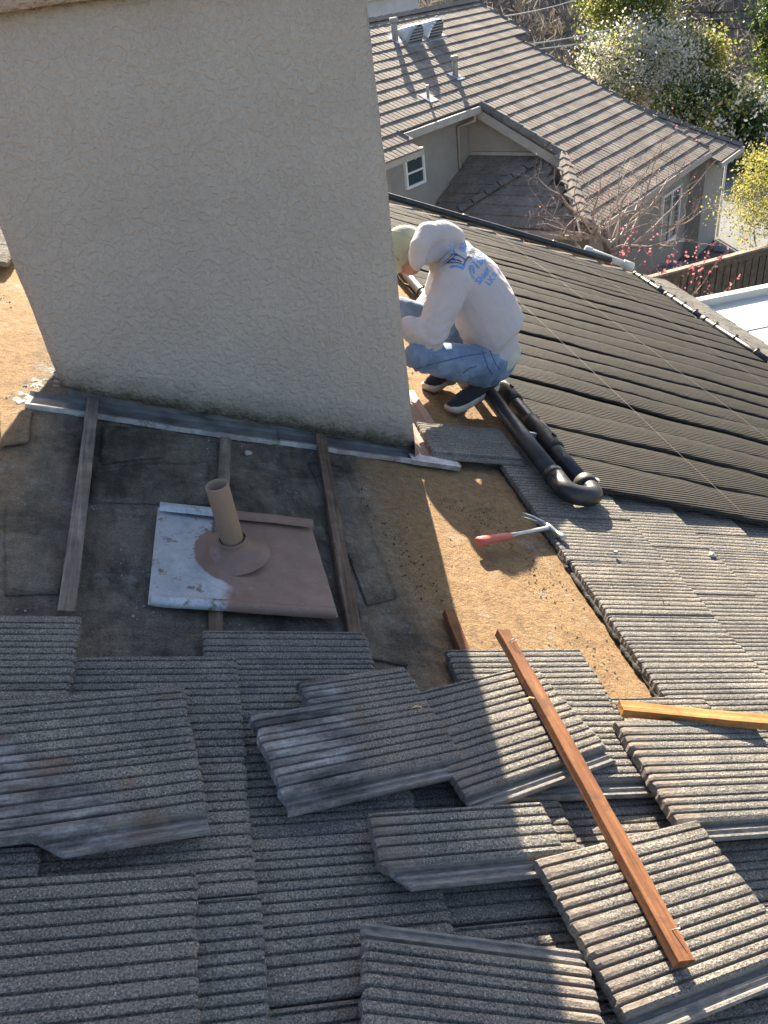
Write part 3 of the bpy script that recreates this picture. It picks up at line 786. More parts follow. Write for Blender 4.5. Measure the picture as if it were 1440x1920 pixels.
# torn felt patches lapped over the deck
def felt_patch(cs, label=None, lift=.006, seed=1):
    n = 14; mb = MB(); (a, b, c, d) = [Vector((x, y, 0)) for x, y in cs]
    for j in range(n + 1):
        for i in range(n + 1):
            p = a.lerp(b, i / n).lerp(d.lerp(c, i / n), j / n); e = min(i, n - i, j, n - j) == 0
            if e: p += Vector((.010 * fbm(p.y * 9, seed, 1, 3), .010 * fbm(p.x * 9, seed, 5, 3), 0))
            ed = min(i, j, n - i, n - j) / n
            mb.v.append((p.x, p.y, deck_height(p.x, p.y) + lift + (.007 * max(0, fbm(p.x * 5, p.y * 5, seed, 2)) if ed < .15 else .002 * fbm(p.x * 12, p.y * 12, seed, 2))))
    for j in range(n):
        for i in range(n): k = j * (n + 1) + i; mb.f.append((k, k + 1, k + n + 2, k + n + 1)); mb.sm.append(True)
    t = len(mb.v); mb.v += [(x, y, z - .0035) for x, y, z in mb.v[:t]]
    rim = [i for i in range(n + 1)] + [(j + 1) * (n + 1) - 1 for j in range(1, n + 1)] + [n * (n + 1) + i for i in range(n - 1, -1, -1)] + [j * (n + 1) for j in range(n - 1, 0, -1)]
    for k in range(len(rim)): q_ = rim[k]; r_ = rim[(k + 1) % len(rim)]; mb.f.append((r_, q_, t + q_, t + r_)); mb.sm.append(False)
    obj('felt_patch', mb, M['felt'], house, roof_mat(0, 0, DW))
def PS(*ps): return [SU(x, y, DW) for x, y in ps]
felt_patch(PS((188, 872), (306, 862), (302, 806), (192, 800)), seed=2)
felt_patch(PS((165, 945), (395, 952), (390, 868), (175, 880)), lift=.004, seed=3)
felt_patch(PS((0, 845), (52, 838), (60, 775), (0, 775)), lift=.010, seed=4)
felt_patch(PS((690, 1135), (745, 1120), (640, 880), (575, 870)), lift=.005, seed=5)
felt_patch(PS((680, 1240), (760, 1250), (740, 1150), (672, 1140)), lift=.006, seed=6)
felt_patch(PS((10, 1120), (110, 1120), (150, 960), (10, 950)), lift=.004, seed=7)
# ================================================================== pool-heating collector
def SUl(pts, w=.02): return [SU(x, y, w) for x, y in pts]
def line_u(pts):
    (s0, u0), (s1, u1) = pts; k = (u1 - u0) / (s1 - s0)
    return lambda s: u0 + k * (s - s0)
edges = [line_u(SUl(p)) for p in ([(1105, 925), (1440, 992)], [(944, 706), (1440, 838)], [(981, 628), (1440, 749)], [(975, 559), (1382, 668)], [(939, 499), (1260, 586)])]
e_far = line_u([(2.67, 9.62), (5.80, 9.04)]); e4 = edges[4]
edges += [lambda s: 0.5 * (e4(s) + e_far(s)), e_far]
S_TOP = 1.975
def s_low(u): return 5.49 + (u - 5.79) * .0917
npan = len(edges) - 1
where = ['nearest the stripped felt', 'second from the stripped felt', 'third from the stripped felt', 'third from the verge pipe', 'second from the verge pipe', 'running along the verge pipe']
for ip in range(npan):
    ea, eb = edges[ip], edges[ip + 1]; rp = random.Random(40 + ip)
    pan = tag(empty('solar_mat', roof_mat(S_TOP, ea(S_TOP), 0.0)), 'black solar pool-heating mat of ribbed strips, ' + where[ip], 'solar panel', 'solar mats on the roof')
    ns = 4
    for k in range(ns):
        fa, fb = k / ns, (k + 1) / ns; n = 34; m_ = 5; mb = MB(); lift = rp.uniform(0, .012); ph = rp.uniform(0, 20)
        for i in range(n + 1):
            f = i / n
            ga = .018 if k == 0 else .003; gb = .022 if k == ns - 1 else .003
            for j in range(m_):
                t = fa + (fb - fa) * j / (m_ - 1)
                s = S_TOP + .0; um = ea(S_TOP) * (1 - t) + eb(S_TOP) * t
                s = S_TOP + (s_low(um) - .03 - S_TOP) * f
                ua = ea(s) + ga; ub = eb(s) - gb
                u = ua + (ub - ua) * t
                env = math.sin(math.pi * min(1, f * 1.02)) ** .5
                u += .014 * env * fbm(s * .9, ip * 3.1 + (k + (j == m_ - 1)) * .6, 4, 2)
                if k == 0 and j == 0: u += .02 * env * fbm(s * 1.6, ip * 7, 9, 2)
                w_ = .030 + lift * env + .013 * env * fbm(s * 1.0, u * 1.6, 2.2 + ph * .05, 3) + .005 * env * fbm(s * 4, u * 2, 5, 2)
                w_ += .010 * env * (1 - abs(2 * j / (m_ - 1) - 1))
                w_ = max(w_, .021)
                mb.v.append((s - S_TOP, u - ea(S_TOP), w_))
        top = len(mb.v)
        mb.v += [(x, y, z - .007) for (x, y, z) in mb.v[:top]]
        for i in range(n):
            for j in range(m_ - 1):
                a = i * m_ + j; mb.f.append((a, a + m_, a + m_ + 1, a + 1)); mb.sm.append(True)
                mb.f.append((top + a, top + a + 1, top + a + m_ + 1, top + a + m_)); mb.sm.append(True)
            a = i * m_; mb.f.append((a, top + a, top + a + m_, a + m_)); mb.sm.append(False)
            a = i * m_ + m_ - 1; mb.f.append((a, a + m_, top + a + m_, top + a)); mb.sm.append(False)
        obj('tube_strip', mb, M['mat'], pan, fix=True)
    # headers
    def hp(t, side):
        um = ea(S_TOP) * (1 - t) + eb(S_TOP) * t
        if side == 0: s = S_TOP - .045; u = um
        else:
            s = s_low(um) ; u = ea(s) * (1 - t) + eb(s) * t
        return (s - S_TOP, u - ea(S_TOP), .046 if side == 0 else .044)
    for side in (0, 1):
        mb = MB(); mb.tube([hp(.03, side), hp(.35, side), hp(.65, side), hp(.97, side)], .038 if side == 0 else .027, 14)
        hd = obj('header', mb, M['black_pipe'], pan)
        a, b = Vector(hp(.95, side)), Vector(hp(1.02, side)); d = (b - a).normalized(); r0 = .038 if side == 0 else .027
        mb = MB(); mb.tube([a, a + d * .02, a + d * .05, b], [r0 + .004, r0 + .009, r0 + .009, r0 + .004], 14); obj('coupling', mb, M['rubber'], pan)
        for t in ((.2, .5, .8) if side == 1 else (.3, .72)):
            c = Vector(hp(t, side)); mb = MB(); mb.tube([c - d * .011, c - d * .0105, c + d * .0105, c + d * .011], [r0 + .002, r0 + .008, r0 + .008, r0 + .002], 12)
            mb.box(c.x - .008, c.x + .008, c.y - .012, c.y + .012, c.z + r0, c.z + r0 + .022); obj('clamp', mb, M['rubber'], hd)
# straps that hold the mats down
M['strap'] = plastic('strap_cord', (0.06, 0.058, 0.052), 0.6, 0.3)
for s0, ds, lab in ((2.75, .28, 'thin grey hold-down cord over the solar mats near the upper header'), (3.75, .2, 'thin grey hold-down cord across the middle of the solar mats'), (4.75, .1, 'thin grey hold-down cord over the solar mats near the lower header')):
    mb = MB(); pts = []
    u = edges[0](s0) - .05
    while u < e_far(s0) + .05:
        s = s0 + ds * (u - 2.6) / 6.5
        pts.append((s, u, .062 + .006 * fbm(u * 2, s0, 1, 2))); u += .12
    mb.tube(pts, .0010, 5); tag(obj('hold_down_cord', mb, M['strap'], None, roof_mat(0, 0, 0)), lab, 'cord')

# feed pipe that turns back into the upper header
fp = tag(empty('feed_pipe', roof_mat(1.785, 2.55, .0)), 'black plastic pipe bending round into the upper solar header', 'pipe')
def LP(s, u, w): return Vector((s - 1.785, u - 2.55, w))
SF = 1.785; SH = S_TOP - .045; WP = .052
mb = MB(); mb.tube([LP(SF, 2.66, WP), LP(SF, 3.2, WP), LP(SF + .005, 3.75, WP), LP(SF + .01, 4.7, WP)], .040, 18); obj('pipe', mb, M['black_pipe'], fp)
mb = MB(); pts = [LP(SF, 2.70, WP)]
for k in range(0, 9):
    a = math.pi / 2 * k / 8; pts.append(LP(SF + .055 - .055 * math.cos(a), 2.615 - .055 * math.sin(a), WP))
pts2 = []
for k in range(0, 9):
    a = math.pi / 2 * k / 8; pts2.append(LP(SH - .055 + .055 * math.sin(a), 2.615 - .055 * math.cos(a), WP))
mb.tube(pts + pts2 + [LP(SH, 2.66, WP)], .044, 18); obj('bend', mb, M['black_pipe'], fp)
mb = MB(); mb.tube([LP(SF, 2.695, WP), LP(SF, 2.70, WP), LP(SF, 2.735, WP), LP(SF, 2.74, WP)], [.040, .0465, .0465, .040], 18); obj('collar', mb, M['black_pipe'], fp)
mb = MB(); mb.tube([LP(SH, 2.645, WP), LP(SH, 2.65, WP), LP(SH, 2.70, WP), LP(SH, 2.705, WP)], [.040, .050, .050, .040], 18); nut = obj('union_nut', mb, M['rubber'], fp)
mb = MB(); c = LP(SH + .04, 2.675, WP + .02); mb.box(c.x - .008, c.x + .014, c.y - .012, c.y + .012, c.z - .008, c.z + .016); obj('hose_clamp', mb, M['galv'], fp)
for u in (3.0, 3.55):
    mb = MB(); mb.tube([LP(SH, u, WP - .002), LP(SH, u + .02, WP - .002), LP(SH, u + .30, WP - .002), LP(SH, u + .34, WP - .002)], [.040, .047, .045, .040], 16); obj('rubber_sleeve', mb, M['rubber'], fp)
for u in (3.15, 3.75, 4.15):
    mb = MB(); mb.box(SF + .03 - 1.785, SH - .03 - 1.785, u - 2.55, u + .012 - 2.55, WP - .02, WP + .006); obj('bracket', mb, M['galv'], fp)
# verge pipe and the stub at its lower end
vp_ = tag(empty('verge_pipe', roof_mat(1.2, u_far(1.2), 0)), 'long black pipe running down the far verge of the roof', 'pipe')
def VL(s, u, w): return Vector((s - 1.2, u - u_far(1.2), w))
mb = MB(); pts = [VL(s, u_far(s) - .16, .085) for s in (0.2, 1.5, 2.7, 3.9, 5.0, 5.62)]; mb.tube(pts, .042, 14); obj('pipe', mb, M['black_pipe'], vp_)
for s in (2.4, 3.6, 4.8):
    a = VL(s, u_far(s) - .16, .085); b = VL(s + .08, u_far(s + .08) - .16, .085); mb = MB(); mb.tube([a, a.lerp(b, .1), a.lerp(b, .9), b], [.042, .048, .048, .042], 14); obj('coupling', mb, M['black_pipe'], vp_)
sp_ = tag(empty('pipe_stub', roof_mat(5.5, u_far(5.5), 0)), 'short white plastic pipe at the lower corner of the solar mats', 'pipe')
def PL(s, u, w): return Vector((s - 5.5, u - u_far(5.5), w))
a = PL(5.30, u_far(5.3) - .08, .12); b = PL(5.92, u_far(5.92) - .18, .085); mb = MB(); mb.tube([a, a.lerp(b, .5), b], .040, 14); obj('pipe', mb, M['pvc'], sp_)
mb = MB(); mb.tube([a.lerp(b, -.04), a.lerp(b, 0), a.lerp(b, .10), a.lerp(b, .12)], [.040, .051, .051, .041], 14); obj('cap', mb, M['pvc'], sp_)
mb = MB(); mb.tube([a.lerp(b, .78), a.lerp(b, .80), a.lerp(b, 1.0), a.lerp(b, 1.02)], [.041, .052, .052, .03], 14); obj('elbow', mb, M['pvc'], sp_)
# ================================================================== neighbouring house
GZ = -0.3
P1 = Vector((8.80832, 27.25605, 0)); ZR = 7.5 - 0.86384
_a = rad(49); EV = Vector((math.sin(_a), math.cos(_a), 0)); _a = rad(139); DV = Vector((math.sin(_a), math.cos(_a), 0))
T27 = math.tan(rad(27))
def NW(e, g, z): return P1 + EV * e + DV * g + Vector((0, 0, z))
def zm(g): return ZR - g * T27
NF = Matrix((EV, -DV, Vector((0, 0, 1)))).transposed()
def nmat(e, g, z): m = NF.to_4x4(); m.translation = NW(e, g, z); return m
M['n_stucco'] = stucco_material('grey_beige_stucco', (0.30, 0.275, 0.245), (0.35, 0.325, 0.29), 0.8, None, 0.006)
M['n_trim'] = simple('beige_trim', (0.33, 0.30, 0.26), (0.40, 0.37, 0.33), 4, 0.6, 0, 0.1)
M['white_trim'] = simple('white_window_frame', (0.74, 0.74, 0.72), (0.80, 0.80, 0.79), 6, 0.45, 0, 0.05)
def glass_mat():
    q = NM('window_glass', 0.06, 0, 0.6); q.color(q.ramp(q.noise(q.co(), 3, 3), [(0.3, (0.03, 0.05, 0.052)), (0.7, (0.07, 0.10, 0.10))])); return q.m
M['glass'] = glass_mat()
def ntile_mat(name, a, b, c):
    q = NM(name, 0.92, 0, 0.25); v = q.co(src='World')
    base = q.ramp(q.noise(v, 1.6, 6, 0.7), [(0.3, a), (0.5, b), (0.72, c)])
    st = q.noise(q.co((5, 5, .6), 'World'), 2.2, 4)
    base = q.mix(1.0, base, q.ramp(st, [(0.3, 0.78), (0.7, 1.2)]), 'MULTIPLY')
    base = q.mix(1.0, base, q.ramp(q.n('ShaderNodeNewGeometry').outputs['Random Per Island'], [(0, 0.82), (1, 1.16)]), 'MULTIPLY')
    q.color(base); q.bump(q.noise(v, 60, 3), 0.5, 0.006); return q.m
M['n_tile'] = ntile_mat('brown_grey_tile', (0.15, 0.125, 0.105), (0.205, 0.175, 0.148), (0.27, 0.232, 0.195))
M['n_ridge'] = ntile_mat('dark_ridge_tile', (0.10, 0.09, 0.08), (0.14, 0.125, 0.11), (0.19, 0.165, 0.145))
nb = tag(empty('neighbour_house', Matrix.Translation(NW(-5, 2, GZ))), 'beige stucco house next door with brown tiled roof and white window', 'house')
def nbox(name, mat, e0, e1, g0, g1, z0, z1, parent=nb):
    mb = MB(); mb.add([NW(e, g, z) for z in (z0, z1) for g in (g0, g1) for e in (e0, e1)], [(0, 2, 3, 1), (4, 5, 7, 6), (0, 1, 5, 4), (2, 6, 7, 3), (0, 4, 6, 2), (1, 3, 7, 5)])
    return wobj(name, mb, mat, parent, True)
def npoly(name, mat, pts, th, parent=nb):
    """slab from (e,g,z) points, thickened downwards"""
    n = len(pts); mb = MB(); mb.add([NW(*p) for p in pts] + [NW(p[0], p[1], p[2] - th) for p in pts],
        [tuple(range(n)), tuple(reversed(range(n, 2 * n)))] + [(i, n + i, n + (i + 1) % n, (i + 1) % n) for i in range(n)])
    return wobj(name, mb, mat, parent, True)
# walls
npoly('wall', M['n_stucco'], [(-16, 3.2, zm(3.2) - .2), (-5.92, 3.2, zm(3.2) - .2), (-5.92, -4, zm(3.2) - .2), (-16, -4, zm(3.2) - .2)], zm(3.2) - .2 - GZ)
nbox('wall', M['n_stucco'], -16, -9.95, 3.23, 3.62, GZ, zm(3.62) - .22)
mb = MB(); pr = [(-2.0, zm(0) - .25), (3.23, zm(3.23) - .16), (7.38, zm(7.38) - .16), (7.38, GZ), (-2.0, GZ)]
mb.add([NW(-5.9, g, z) for g, z in pr] + [NW(-.95, g, z) for g, z in pr], [(0, 1, 2, 3, 4), (9, 8, 7, 6, 5)] + [(i, i + 5, (i + 1) % 5 + 5, (i + 1) % 5) for i in range(5)])
wobj('wall', mb, M['n_stucco'], nb, True)
nbox('wall', M['n_stucco'], -.93, .75, 3.0, 7.78, GZ, zm(7.78) - .3)
nbox('wall', M['n_stucco'], -7.65, -5.93, 3.25, 7.36, GZ, 2.42)
nbox('wall', M['n_stucco'], -6.12, -5.905, 4.9, 6.05, 2.3, zm(6.05) - .13)
# roof slabs
RZ = -.05
main = [(-16, 0), (0, 0), (0, 1.87), (-.95, 1.87), (-.95, 7.8), (-8.55, 7.8), (-8.6, 7.6), (-6.2, 5.9), (-6.2, 3.72), (-9.65, 3.72), (-9.65, 4.23), (-16, 4.23)]
nroof = npoly('roof', M['n_ridge'], [(e, g, zm(g) + RZ) for e, g in main], .10)
npoly('back_roof', M['n_ridge'], [(-16, 0, ZR + RZ), (0, 0, ZR + RZ), (0, -7, ZR - 7 * T27), (-16, -7, ZR - 7 * T27)], .10)
low = [(-.95, 4.6), (-.62, 5.4), (1.05, 8.1), (-.95, 8.1)]
npoly('side_roof', M['n_ridge'], [(e, g, zm(g) - .17) for e, g in low], .10)
npoly('side_roof', M['n_ridge'], [(-.62, 5.4, zm(5.4) - .17), (1.05, 8.1, zm(8.1) - .17), (1.05, 3.0, zm(8.1) - .17), (-.62, 4.6, zm(5.4) - .17)], .08)
def zp(e): return 3.6 + .45 * (e + 5.7)
porch = [(-5.88, 3.24), (-5.88, 5.2), (-6.15, 5.5), (-8.2, 7.4), (-8.2, 3.72), (-7.78, 3.5), (-7.78, 3.24)]
proof = npoly('porch_roof', M['n_ridge'], [(e, g, zp(e) + RZ) for e, g in porch], .10)
# infill under the wing hip
mb = MB(); a1, a2 = (-6.2, 5.9), (-8.6, 7.6)
mb.add([NW(*a1, zm(a1[1]) - .12), NW(*a2, zm(a2[1]) - .12), NW(*a2, zp(-8.2) - .1), NW(a1[0], a1[1], zp(a1[0]) - .1), NW(-5.9, 5.1, zm(5.1) - .12), NW(-5.9, 5.1, zp(-5.9) - .1)], [(0, 1, 2, 3), (4, 0, 3, 5)]); wobj('hip_infill', mb, M['n_trim'], nb)
# tiles
def ntile_mesh():
    W, L, t = .315, .41, .040; ys = [0, .02, .145, .16, .175, .295, .315]; zs = [-.006, .0, .0, -.010, .0, .0, -.006]
    vs = [(y, 0, z) for y, z in zip(ys, zs)] + [(y, -L, z) for y, z in zip(ys, zs)] + [(y, -L, z - t) for y, z in zip(ys, zs)]
    n = len(ys); fs = []
    for i in range(n - 1): fs += [(i + 1, i, n + i, n + i + 1), (n + i + 1, n + i, 2 * n + i, 2 * n + i + 1)]
    fs += [(0, 2 * n, n), (n - 1, 2 * n - 1, 3 * n - 1)]
    return vs, fs
tv, tf = ntile_mesh(); tme = bpy.data.meshes.new('roof_tile'); tme.from_pydata(tv, [], tf); tme.update(); tme.materials.append(M['n_tile'])
def inside(poly, x, y):
    c = False; n = len(poly)
    for i in range(n):
        (x0, y0), (x1, y1) = poly[i], poly[(i + 1) % n]
        if (y0 > y) != (y1 > y) and x < (x1 - x0) * (y - y0) / (y1 - y0) + x0: c = not c
    return c
c27 = math.cos(rad(27)); EXP = .355
rt = random.Random(77)
# local tile frame: x = e, y = -(downhill), z up  -> tilt about x
tm = []
def tile_frame(e, g, z, pitch): return nmat(e, g, z) @ Matrix.Rotation(rad(pitch), 4, 'X')
def lay(poly, zf, pitch, emin, emax, gmin, gmax, cp, gm_off=0):
    k = 0; g = gmax + .04; out = []
    while g > gmin + .05:
        e = emin - (.16 if k % 2 else 0)
        while e < emax:
            if inside(poly, e + .16, min(g - .17, gmax - .01)):
                gh = g - .41 * cp
                out.append((g, tile_frame(e, gh + .02 * fbm(e * .6, g * .9, 4, 2), zf(gh) + .006 + .004 * rt.random(), pitch)))
            e += .318
        g -= EXP * cp; k += 1
    return out
tm = lay(main, zm, 27 - 4.1, -15.9, 0, 0, 7.8, c27); tm.sort(key=lambda t: (t[1].translation - CAM).length)
for g, m in tm[:300]: link(bpy.data.objects.new('roof_tile', tme), nroof, m)
mb = MB()
for g, m in tm[300:]: mb.add([m @ Vector(v) for v in tv], tf)
rest = wobj('upper_tiles', mb, M['n_tile'], nroof); tag(rest, None, None, None, 'stuff')
for g, m in lay(low, lambda g: zm(g) - .17, 27 - 4.1, -.95, 1.1, 4.6, 8.1, c27): link(bpy.data.objects.new('roof_tile', tme), nroof, m)
# porch tiles: slope falls along -e ; frame x = -g ... build with its own axes
PF = Matrix((DV, EV, Vector((0, 0, 1)))).transposed()
p24 = math.atan(.45); cp = math.cos(p24)
pp = [(g, -e) for e, g in porch]
k = 0; x = 8.24
while x > 5.95:
    g = 3.1 - (.16 if k % 2 else 0)
    while g < 7.6:
        if inside(pp, g + .16, min(x - .16, 8.18)):
            xe = -(x - .41 * cp); m = PF.to_4x4(); m.translation = NW(xe, g, zp(xe) + .006 + .004 * rt.random())
            m = m @ Matrix.Rotation(p24 - rad(4.1), 4, 'X'); link(bpy.data.objects.new('roof_tile', tme), proof, m)
        g += .318
    x -= EXP * cp; k += 1
# ridge, verge and hip tiles
def cap_mesh(L, wd, hgt, barrel):
    vs = []; fs = []; n = 6
    for i, x in enumerate((0, L)):
        sc = 1.0 if i else .9; dz = 0 if i else -.012
        for k in range(n + 1):
            a = math.pi * k / n
            if barrel: vs.append((math.cos(a) * wd * sc, x, math.sin(a) * hgt * sc + dz))
            else: t = k / n * 2 - 1; vs.append((t * -wd * sc, x, (1 - abs(t)) * hgt * sc + dz))
    for k in range(n): fs.append((k, k + 1, n + 2 + k, n + 1 + k))
    fs.append(tuple(n + 1 + k for k in range(n + 1)))
    fs.append(tuple(reversed(range(n + 1))))
    me = bpy.data.meshes.new('ridge_tile'); me.from_pydata(vs, [], fs); me.update(); me.materials.append(M['n_ridge']); return me
def cap_row(name, p0, p1, L, me, parent, drop=0):
    d = p1 - p0; n = max(int(d.length / L), 1); d = d / n
    for i in range(n):
        y = d.normalized(); x = y.cross(Vector((0, 0, 1))).normalized(); z = x.cross(y)
        m = Matrix((x, y, z)).transposed().to_4x4(); m.translation = p0 + d * i + Vector((0, 0, drop))
        link(bpy.data.objects.new(name, me), parent, m)
cr = cap_mesh(.44, .14, .10, False); cb = cap_mesh(.42, .115, .12, True); cs_ = cap_mesh(.30, .09, .05, False); ch = cap_mesh(.36, .17, .09, False)
cl = ch.copy(); cl.materials.clear(); cl.materials.append(M['n_tile'])
cap_row('ridge_tile', NW(-13, 0, ZR + .01), NW(0.05, 0, ZR + .01), .40, cr, nroof)
cap_row('verge_tile', NW(0, .1, zm(.1) + .02), NW(0, 1.9, zm(1.9) + .02), .355, cs_, nroof)
cap_row('verge_tile', NW(-.95, 1.9, zm(1.9) + .02), NW(-.95, 7.85, zm(7.85) + .02), .355, cs_, nroof)
cap_row('barrel_tile', NW(-6.2, 3.75, zm(3.75) - .01), NW(-6.2, 5.95, zm(5.95) - .01), .38, cb, nroof)
cap_row('verge_tile', NW(-9.65, 3.7, zm(3.7) + .02), NW(-9.65, 4.27, zm(4.27) + .02), .355, cs_, nroof)
cap_row('hip_tile', NW(-6.2, 5.92, zm(5.92) + .02), NW(-8.5, 7.62, zm(7.62) + .03), .30, cl, nroof)
cap_row('hip_tile', NW(-6.14, 5.29, zp(-6.14) + .06), NW(-8.2, 3.82, zp(-8.2) + .06), .36, ch, proof)
cap_row('hip_tile', NW(-.62, 5.4, zm(5.4) - .15), NW(1.08, 8.15, zm(8.15) - .15), .38, ch, nroof)
# fascia, gutters, downspout
def nbeam(name, a, b, w_, h_, mat=M['n_trim'], parent=nb):
    a, b = NW(*a), NW(*b); y = (b - a).normalized(); x = y.cross(Vector((0, 0, 1))).normalized(); z = x.cross(y); L = (b - a).length
    m = Matrix((x, y, z)).transposed().to_4x4(); m.translation = a
    mb = MB(); mb.box(-w_ / 2, w_ / 2, 0, L, -h_, 0); return obj(name, mb, mat, parent, m)
nbeam('gutter', (-9.62, 3.78, zm(3.72) - .03), (-6.15, 3.78, zm(3.72) - .03), .11, .16)
nbeam('gutter', (-16, 4.29, zm(4.23) - .03), (-9.6, 4.29, zm(4.23) - .03), .11, .16)
nbeam('gutter', (-8.6, 7.86, zm(7.8) - .03), (-1.0, 7.86, zm(7.8) - .03), .11, .15)
nbeam('gutter', (-.98, 8.16, zm(8.1) - .19), (1.1, 8.16, zm(8.1) - .19), .11, .14)
nbeam('gutter', (-8.26, 3.7, zp(-8.2) - .05), (-8.26, 7.45, zp(-8.2) - .05), .11, .14)
nbeam('gutter', (-7.84, 3.26, zp(-7.78) - .05), (-7.84, 3.68, zp(-7.78) - .05), .11, .16)
nbeam('bargeboard', (-6.23, 3.72, zm(3.72) - .10), (-6.23, 6.0, zm(6.0) - .10), .05, .20)
nbeam('bargeboard', (-9.68, 3.7, zm(3.7) - .10), (-9.68, 4.25, zm(4.25) - .10), .05, .18)
nbeam('bargeboard', (-.93, 4.5, zm(4.5) - .10), (-.93, 7.8, zm(7.8) - .10), .05, .14)
mb = MB(); mb.tube([NW(-6.45, 3.74, zm(3.72) - .15), NW(-6.45, 3.74, zm(3.72) - .32), NW(-6.47, 3.26, zm(3.72) - .46), NW(-6.47, 3.25, 3.3)], .04, 8); wobj('downspout', mb, M['n_trim'], nb)
mb = MB(); mb.tube([NW(.80, 7.83, 2.2), NW(.80, 7.83, GZ + .1)], .035, 8); wobj('downspout', mb, M['white_trim'], nb)
nbox('flashing', M['n_trim'], -5.97, -5.89, 3.3, 5.25, zp(-5.93) + .02, zp(-5.93) + .10)
def nwindow(e0, e1, z0, z1, g, mull='h'):
    fr = MB(); t = .065; d0, d1 = g - .01, g + .05
    def b_(ea, eb, za, zb_): fr.add([NW(e, gg, z) for z in (za, zb_) for gg in (d0, d1) for e in (ea, eb)], [(0, 2, 3, 1), (4, 5, 7, 6), (0, 1, 5, 4), (2, 6, 7, 3), (0, 4, 6, 2), (1, 3, 7, 5)])
    b_(e0, e1, z0, z0 + t); b_(e0, e1, z1 - t, z1); b_(e0, e0 + t, z0 + t, z1 - t); b_(e1 - t, e1, z0 + t, z1 - t)
    if mull == 'h': b_(e0 + t, e1 - t, (z0 + z1) / 2 - .02, (z0 + z1) / 2 + .02)
    else: b_((e0 + e1) / 2 - .025, (e0 + e1) / 2 + .025, z0 + t, z1 - t)
    f = wobj('window', fr, M['white_trim'], nb, True)
    if mull == 'h': ps = [(e0 + t, e1 - t, z0 + t, (z0 + z1) / 2 - .02), (e0 + t, e1 - t, (z0 + z1) / 2 + .02, z1 - t)]
    else: ps = [(e0 + t, (e0 + e1) / 2 - .025, z0 + t, z1 - t), ((e0 + e1) / 2 + .025, e1 - t, z0 + t, z1 - t)]
    for p in ps:
        mb = MB(); mb.add([NW(e, g + .012, z) for z in p[2:] for e in p[:2]], [(0, 1, 3, 2)]); wobj('pane', mb, M['glass'], f)
nwindow(-8.84, -8.04, 3.34, 4.02, 3.21)
nwindow(-3.15, -1.75, .55, 1.95, 7.39, 'v')
mb = MB()
for k in range(7): z = 1.55 + k * .07; mb.add([NW(-7.66, g, zz) for zz in (z, z + .03) for g in (5.3, 6.3)], [(0, 1, 3, 2)])
gr = nbox('vent_grille', M['rubber'], -7.69, -7.655, 5.25, 6.35, 1.5, 2.05)
# roof vents and pipes
M['n_vent'] = simple('dull_vent_metal', (0.30, 0.33, 0.35), (0.46, 0.49, 0.51), 6, 0.45, 0.5, 0.1)
M['n_pipe'] = simple('painted_vent_pipe', (0.27, 0.25, 0.22), (0.36, 0.34, 0.31), 6, 0.6, 0.1)
def rooft(e, d): g = d * c27; return NW(e, g, zm(g) + .03)
def hood(e, d):
    b = rooft(e, d); m = nmat(e, d * c27, zm(d * c27) + .02) @ Matrix.Rotation(rad(27), 4, 'X')
    mb = MB(); n = 12; R_ = .33
    for (y, sc) in ((-.05, 1.0), (.02, 1.0), (.42, .45), (.60, .02)):
        for k in range(n + 1): a = math.pi * k / n; mb.v.append((math.cos(a) * R_ * sc, y, math.sin(a) * R_ * 1.35 * sc))
    for i in range(3):
        for k in range(n): q_ = i * (n + 1) + k; mb.f.append((q_, q_ + 1, q_ + n + 2, q_ + n + 1)); mb.sm.append(True)
    h = obj('hood_vent', mb, M['n_vent'], nroof, m)
    for k in range(5):
        z = .05 + k * .075; hw = R_ * math.sqrt(max(.02, 1 - (z / (R_ * 1.35)) ** 2)) - .01
        mb = MB(); mb.box(-hw, hw, -.06, .02, z, z + .035); obj('louvre', mb, M['n_vent'], h, m)
    mb = MB(); mb.box(-R_ - .1, R_ + .1, -.2, .65, -.01, .0); obj('base_flashing', mb, M['n_vent'], h, m)
hood(-5.05, 1.25); hood(-4.05, 1.22)
def npipe(e, d, h, r_, cap=True):
    b = rooft(e, d); mb = MB(); mb.tube([b - Vector((0, 0, .1)), b + Vector((0, 0, h))], r_, 10)
    p = wobj('vent_pipe', mb, M['n_pipe'], nroof)
    if cap: mb = MB(); mb.tube([b + Vector((0, 0, h - .1)), b + Vector((0, 0, h - .098)), b + Vector((0, 0, h + .02)), b + Vector((0, 0, h + .022))], [r_, r_ * 1.35, r_ * 1.35, r_ * .5], 10); wobj('pipe_cap', mb, M['n_pipe'], p)
    m = nmat(e, d * c27, zm(d * c27) + .025) @ Matrix.Rotation(rad(27), 4, 'X'); mb = MB(); mb.box(-.17, .17, -.2, .17, 0, .012); obj('pipe_flashing', mb, M['n_vent'], p, m)
npipe(-5.55, 1.0, .46, .08); npipe(-5.54, 3.0, .42, .07); npipe(-3.75, 1.15, .40, .035, False); npipe(-7.43, 3.45, .26, .035, False)

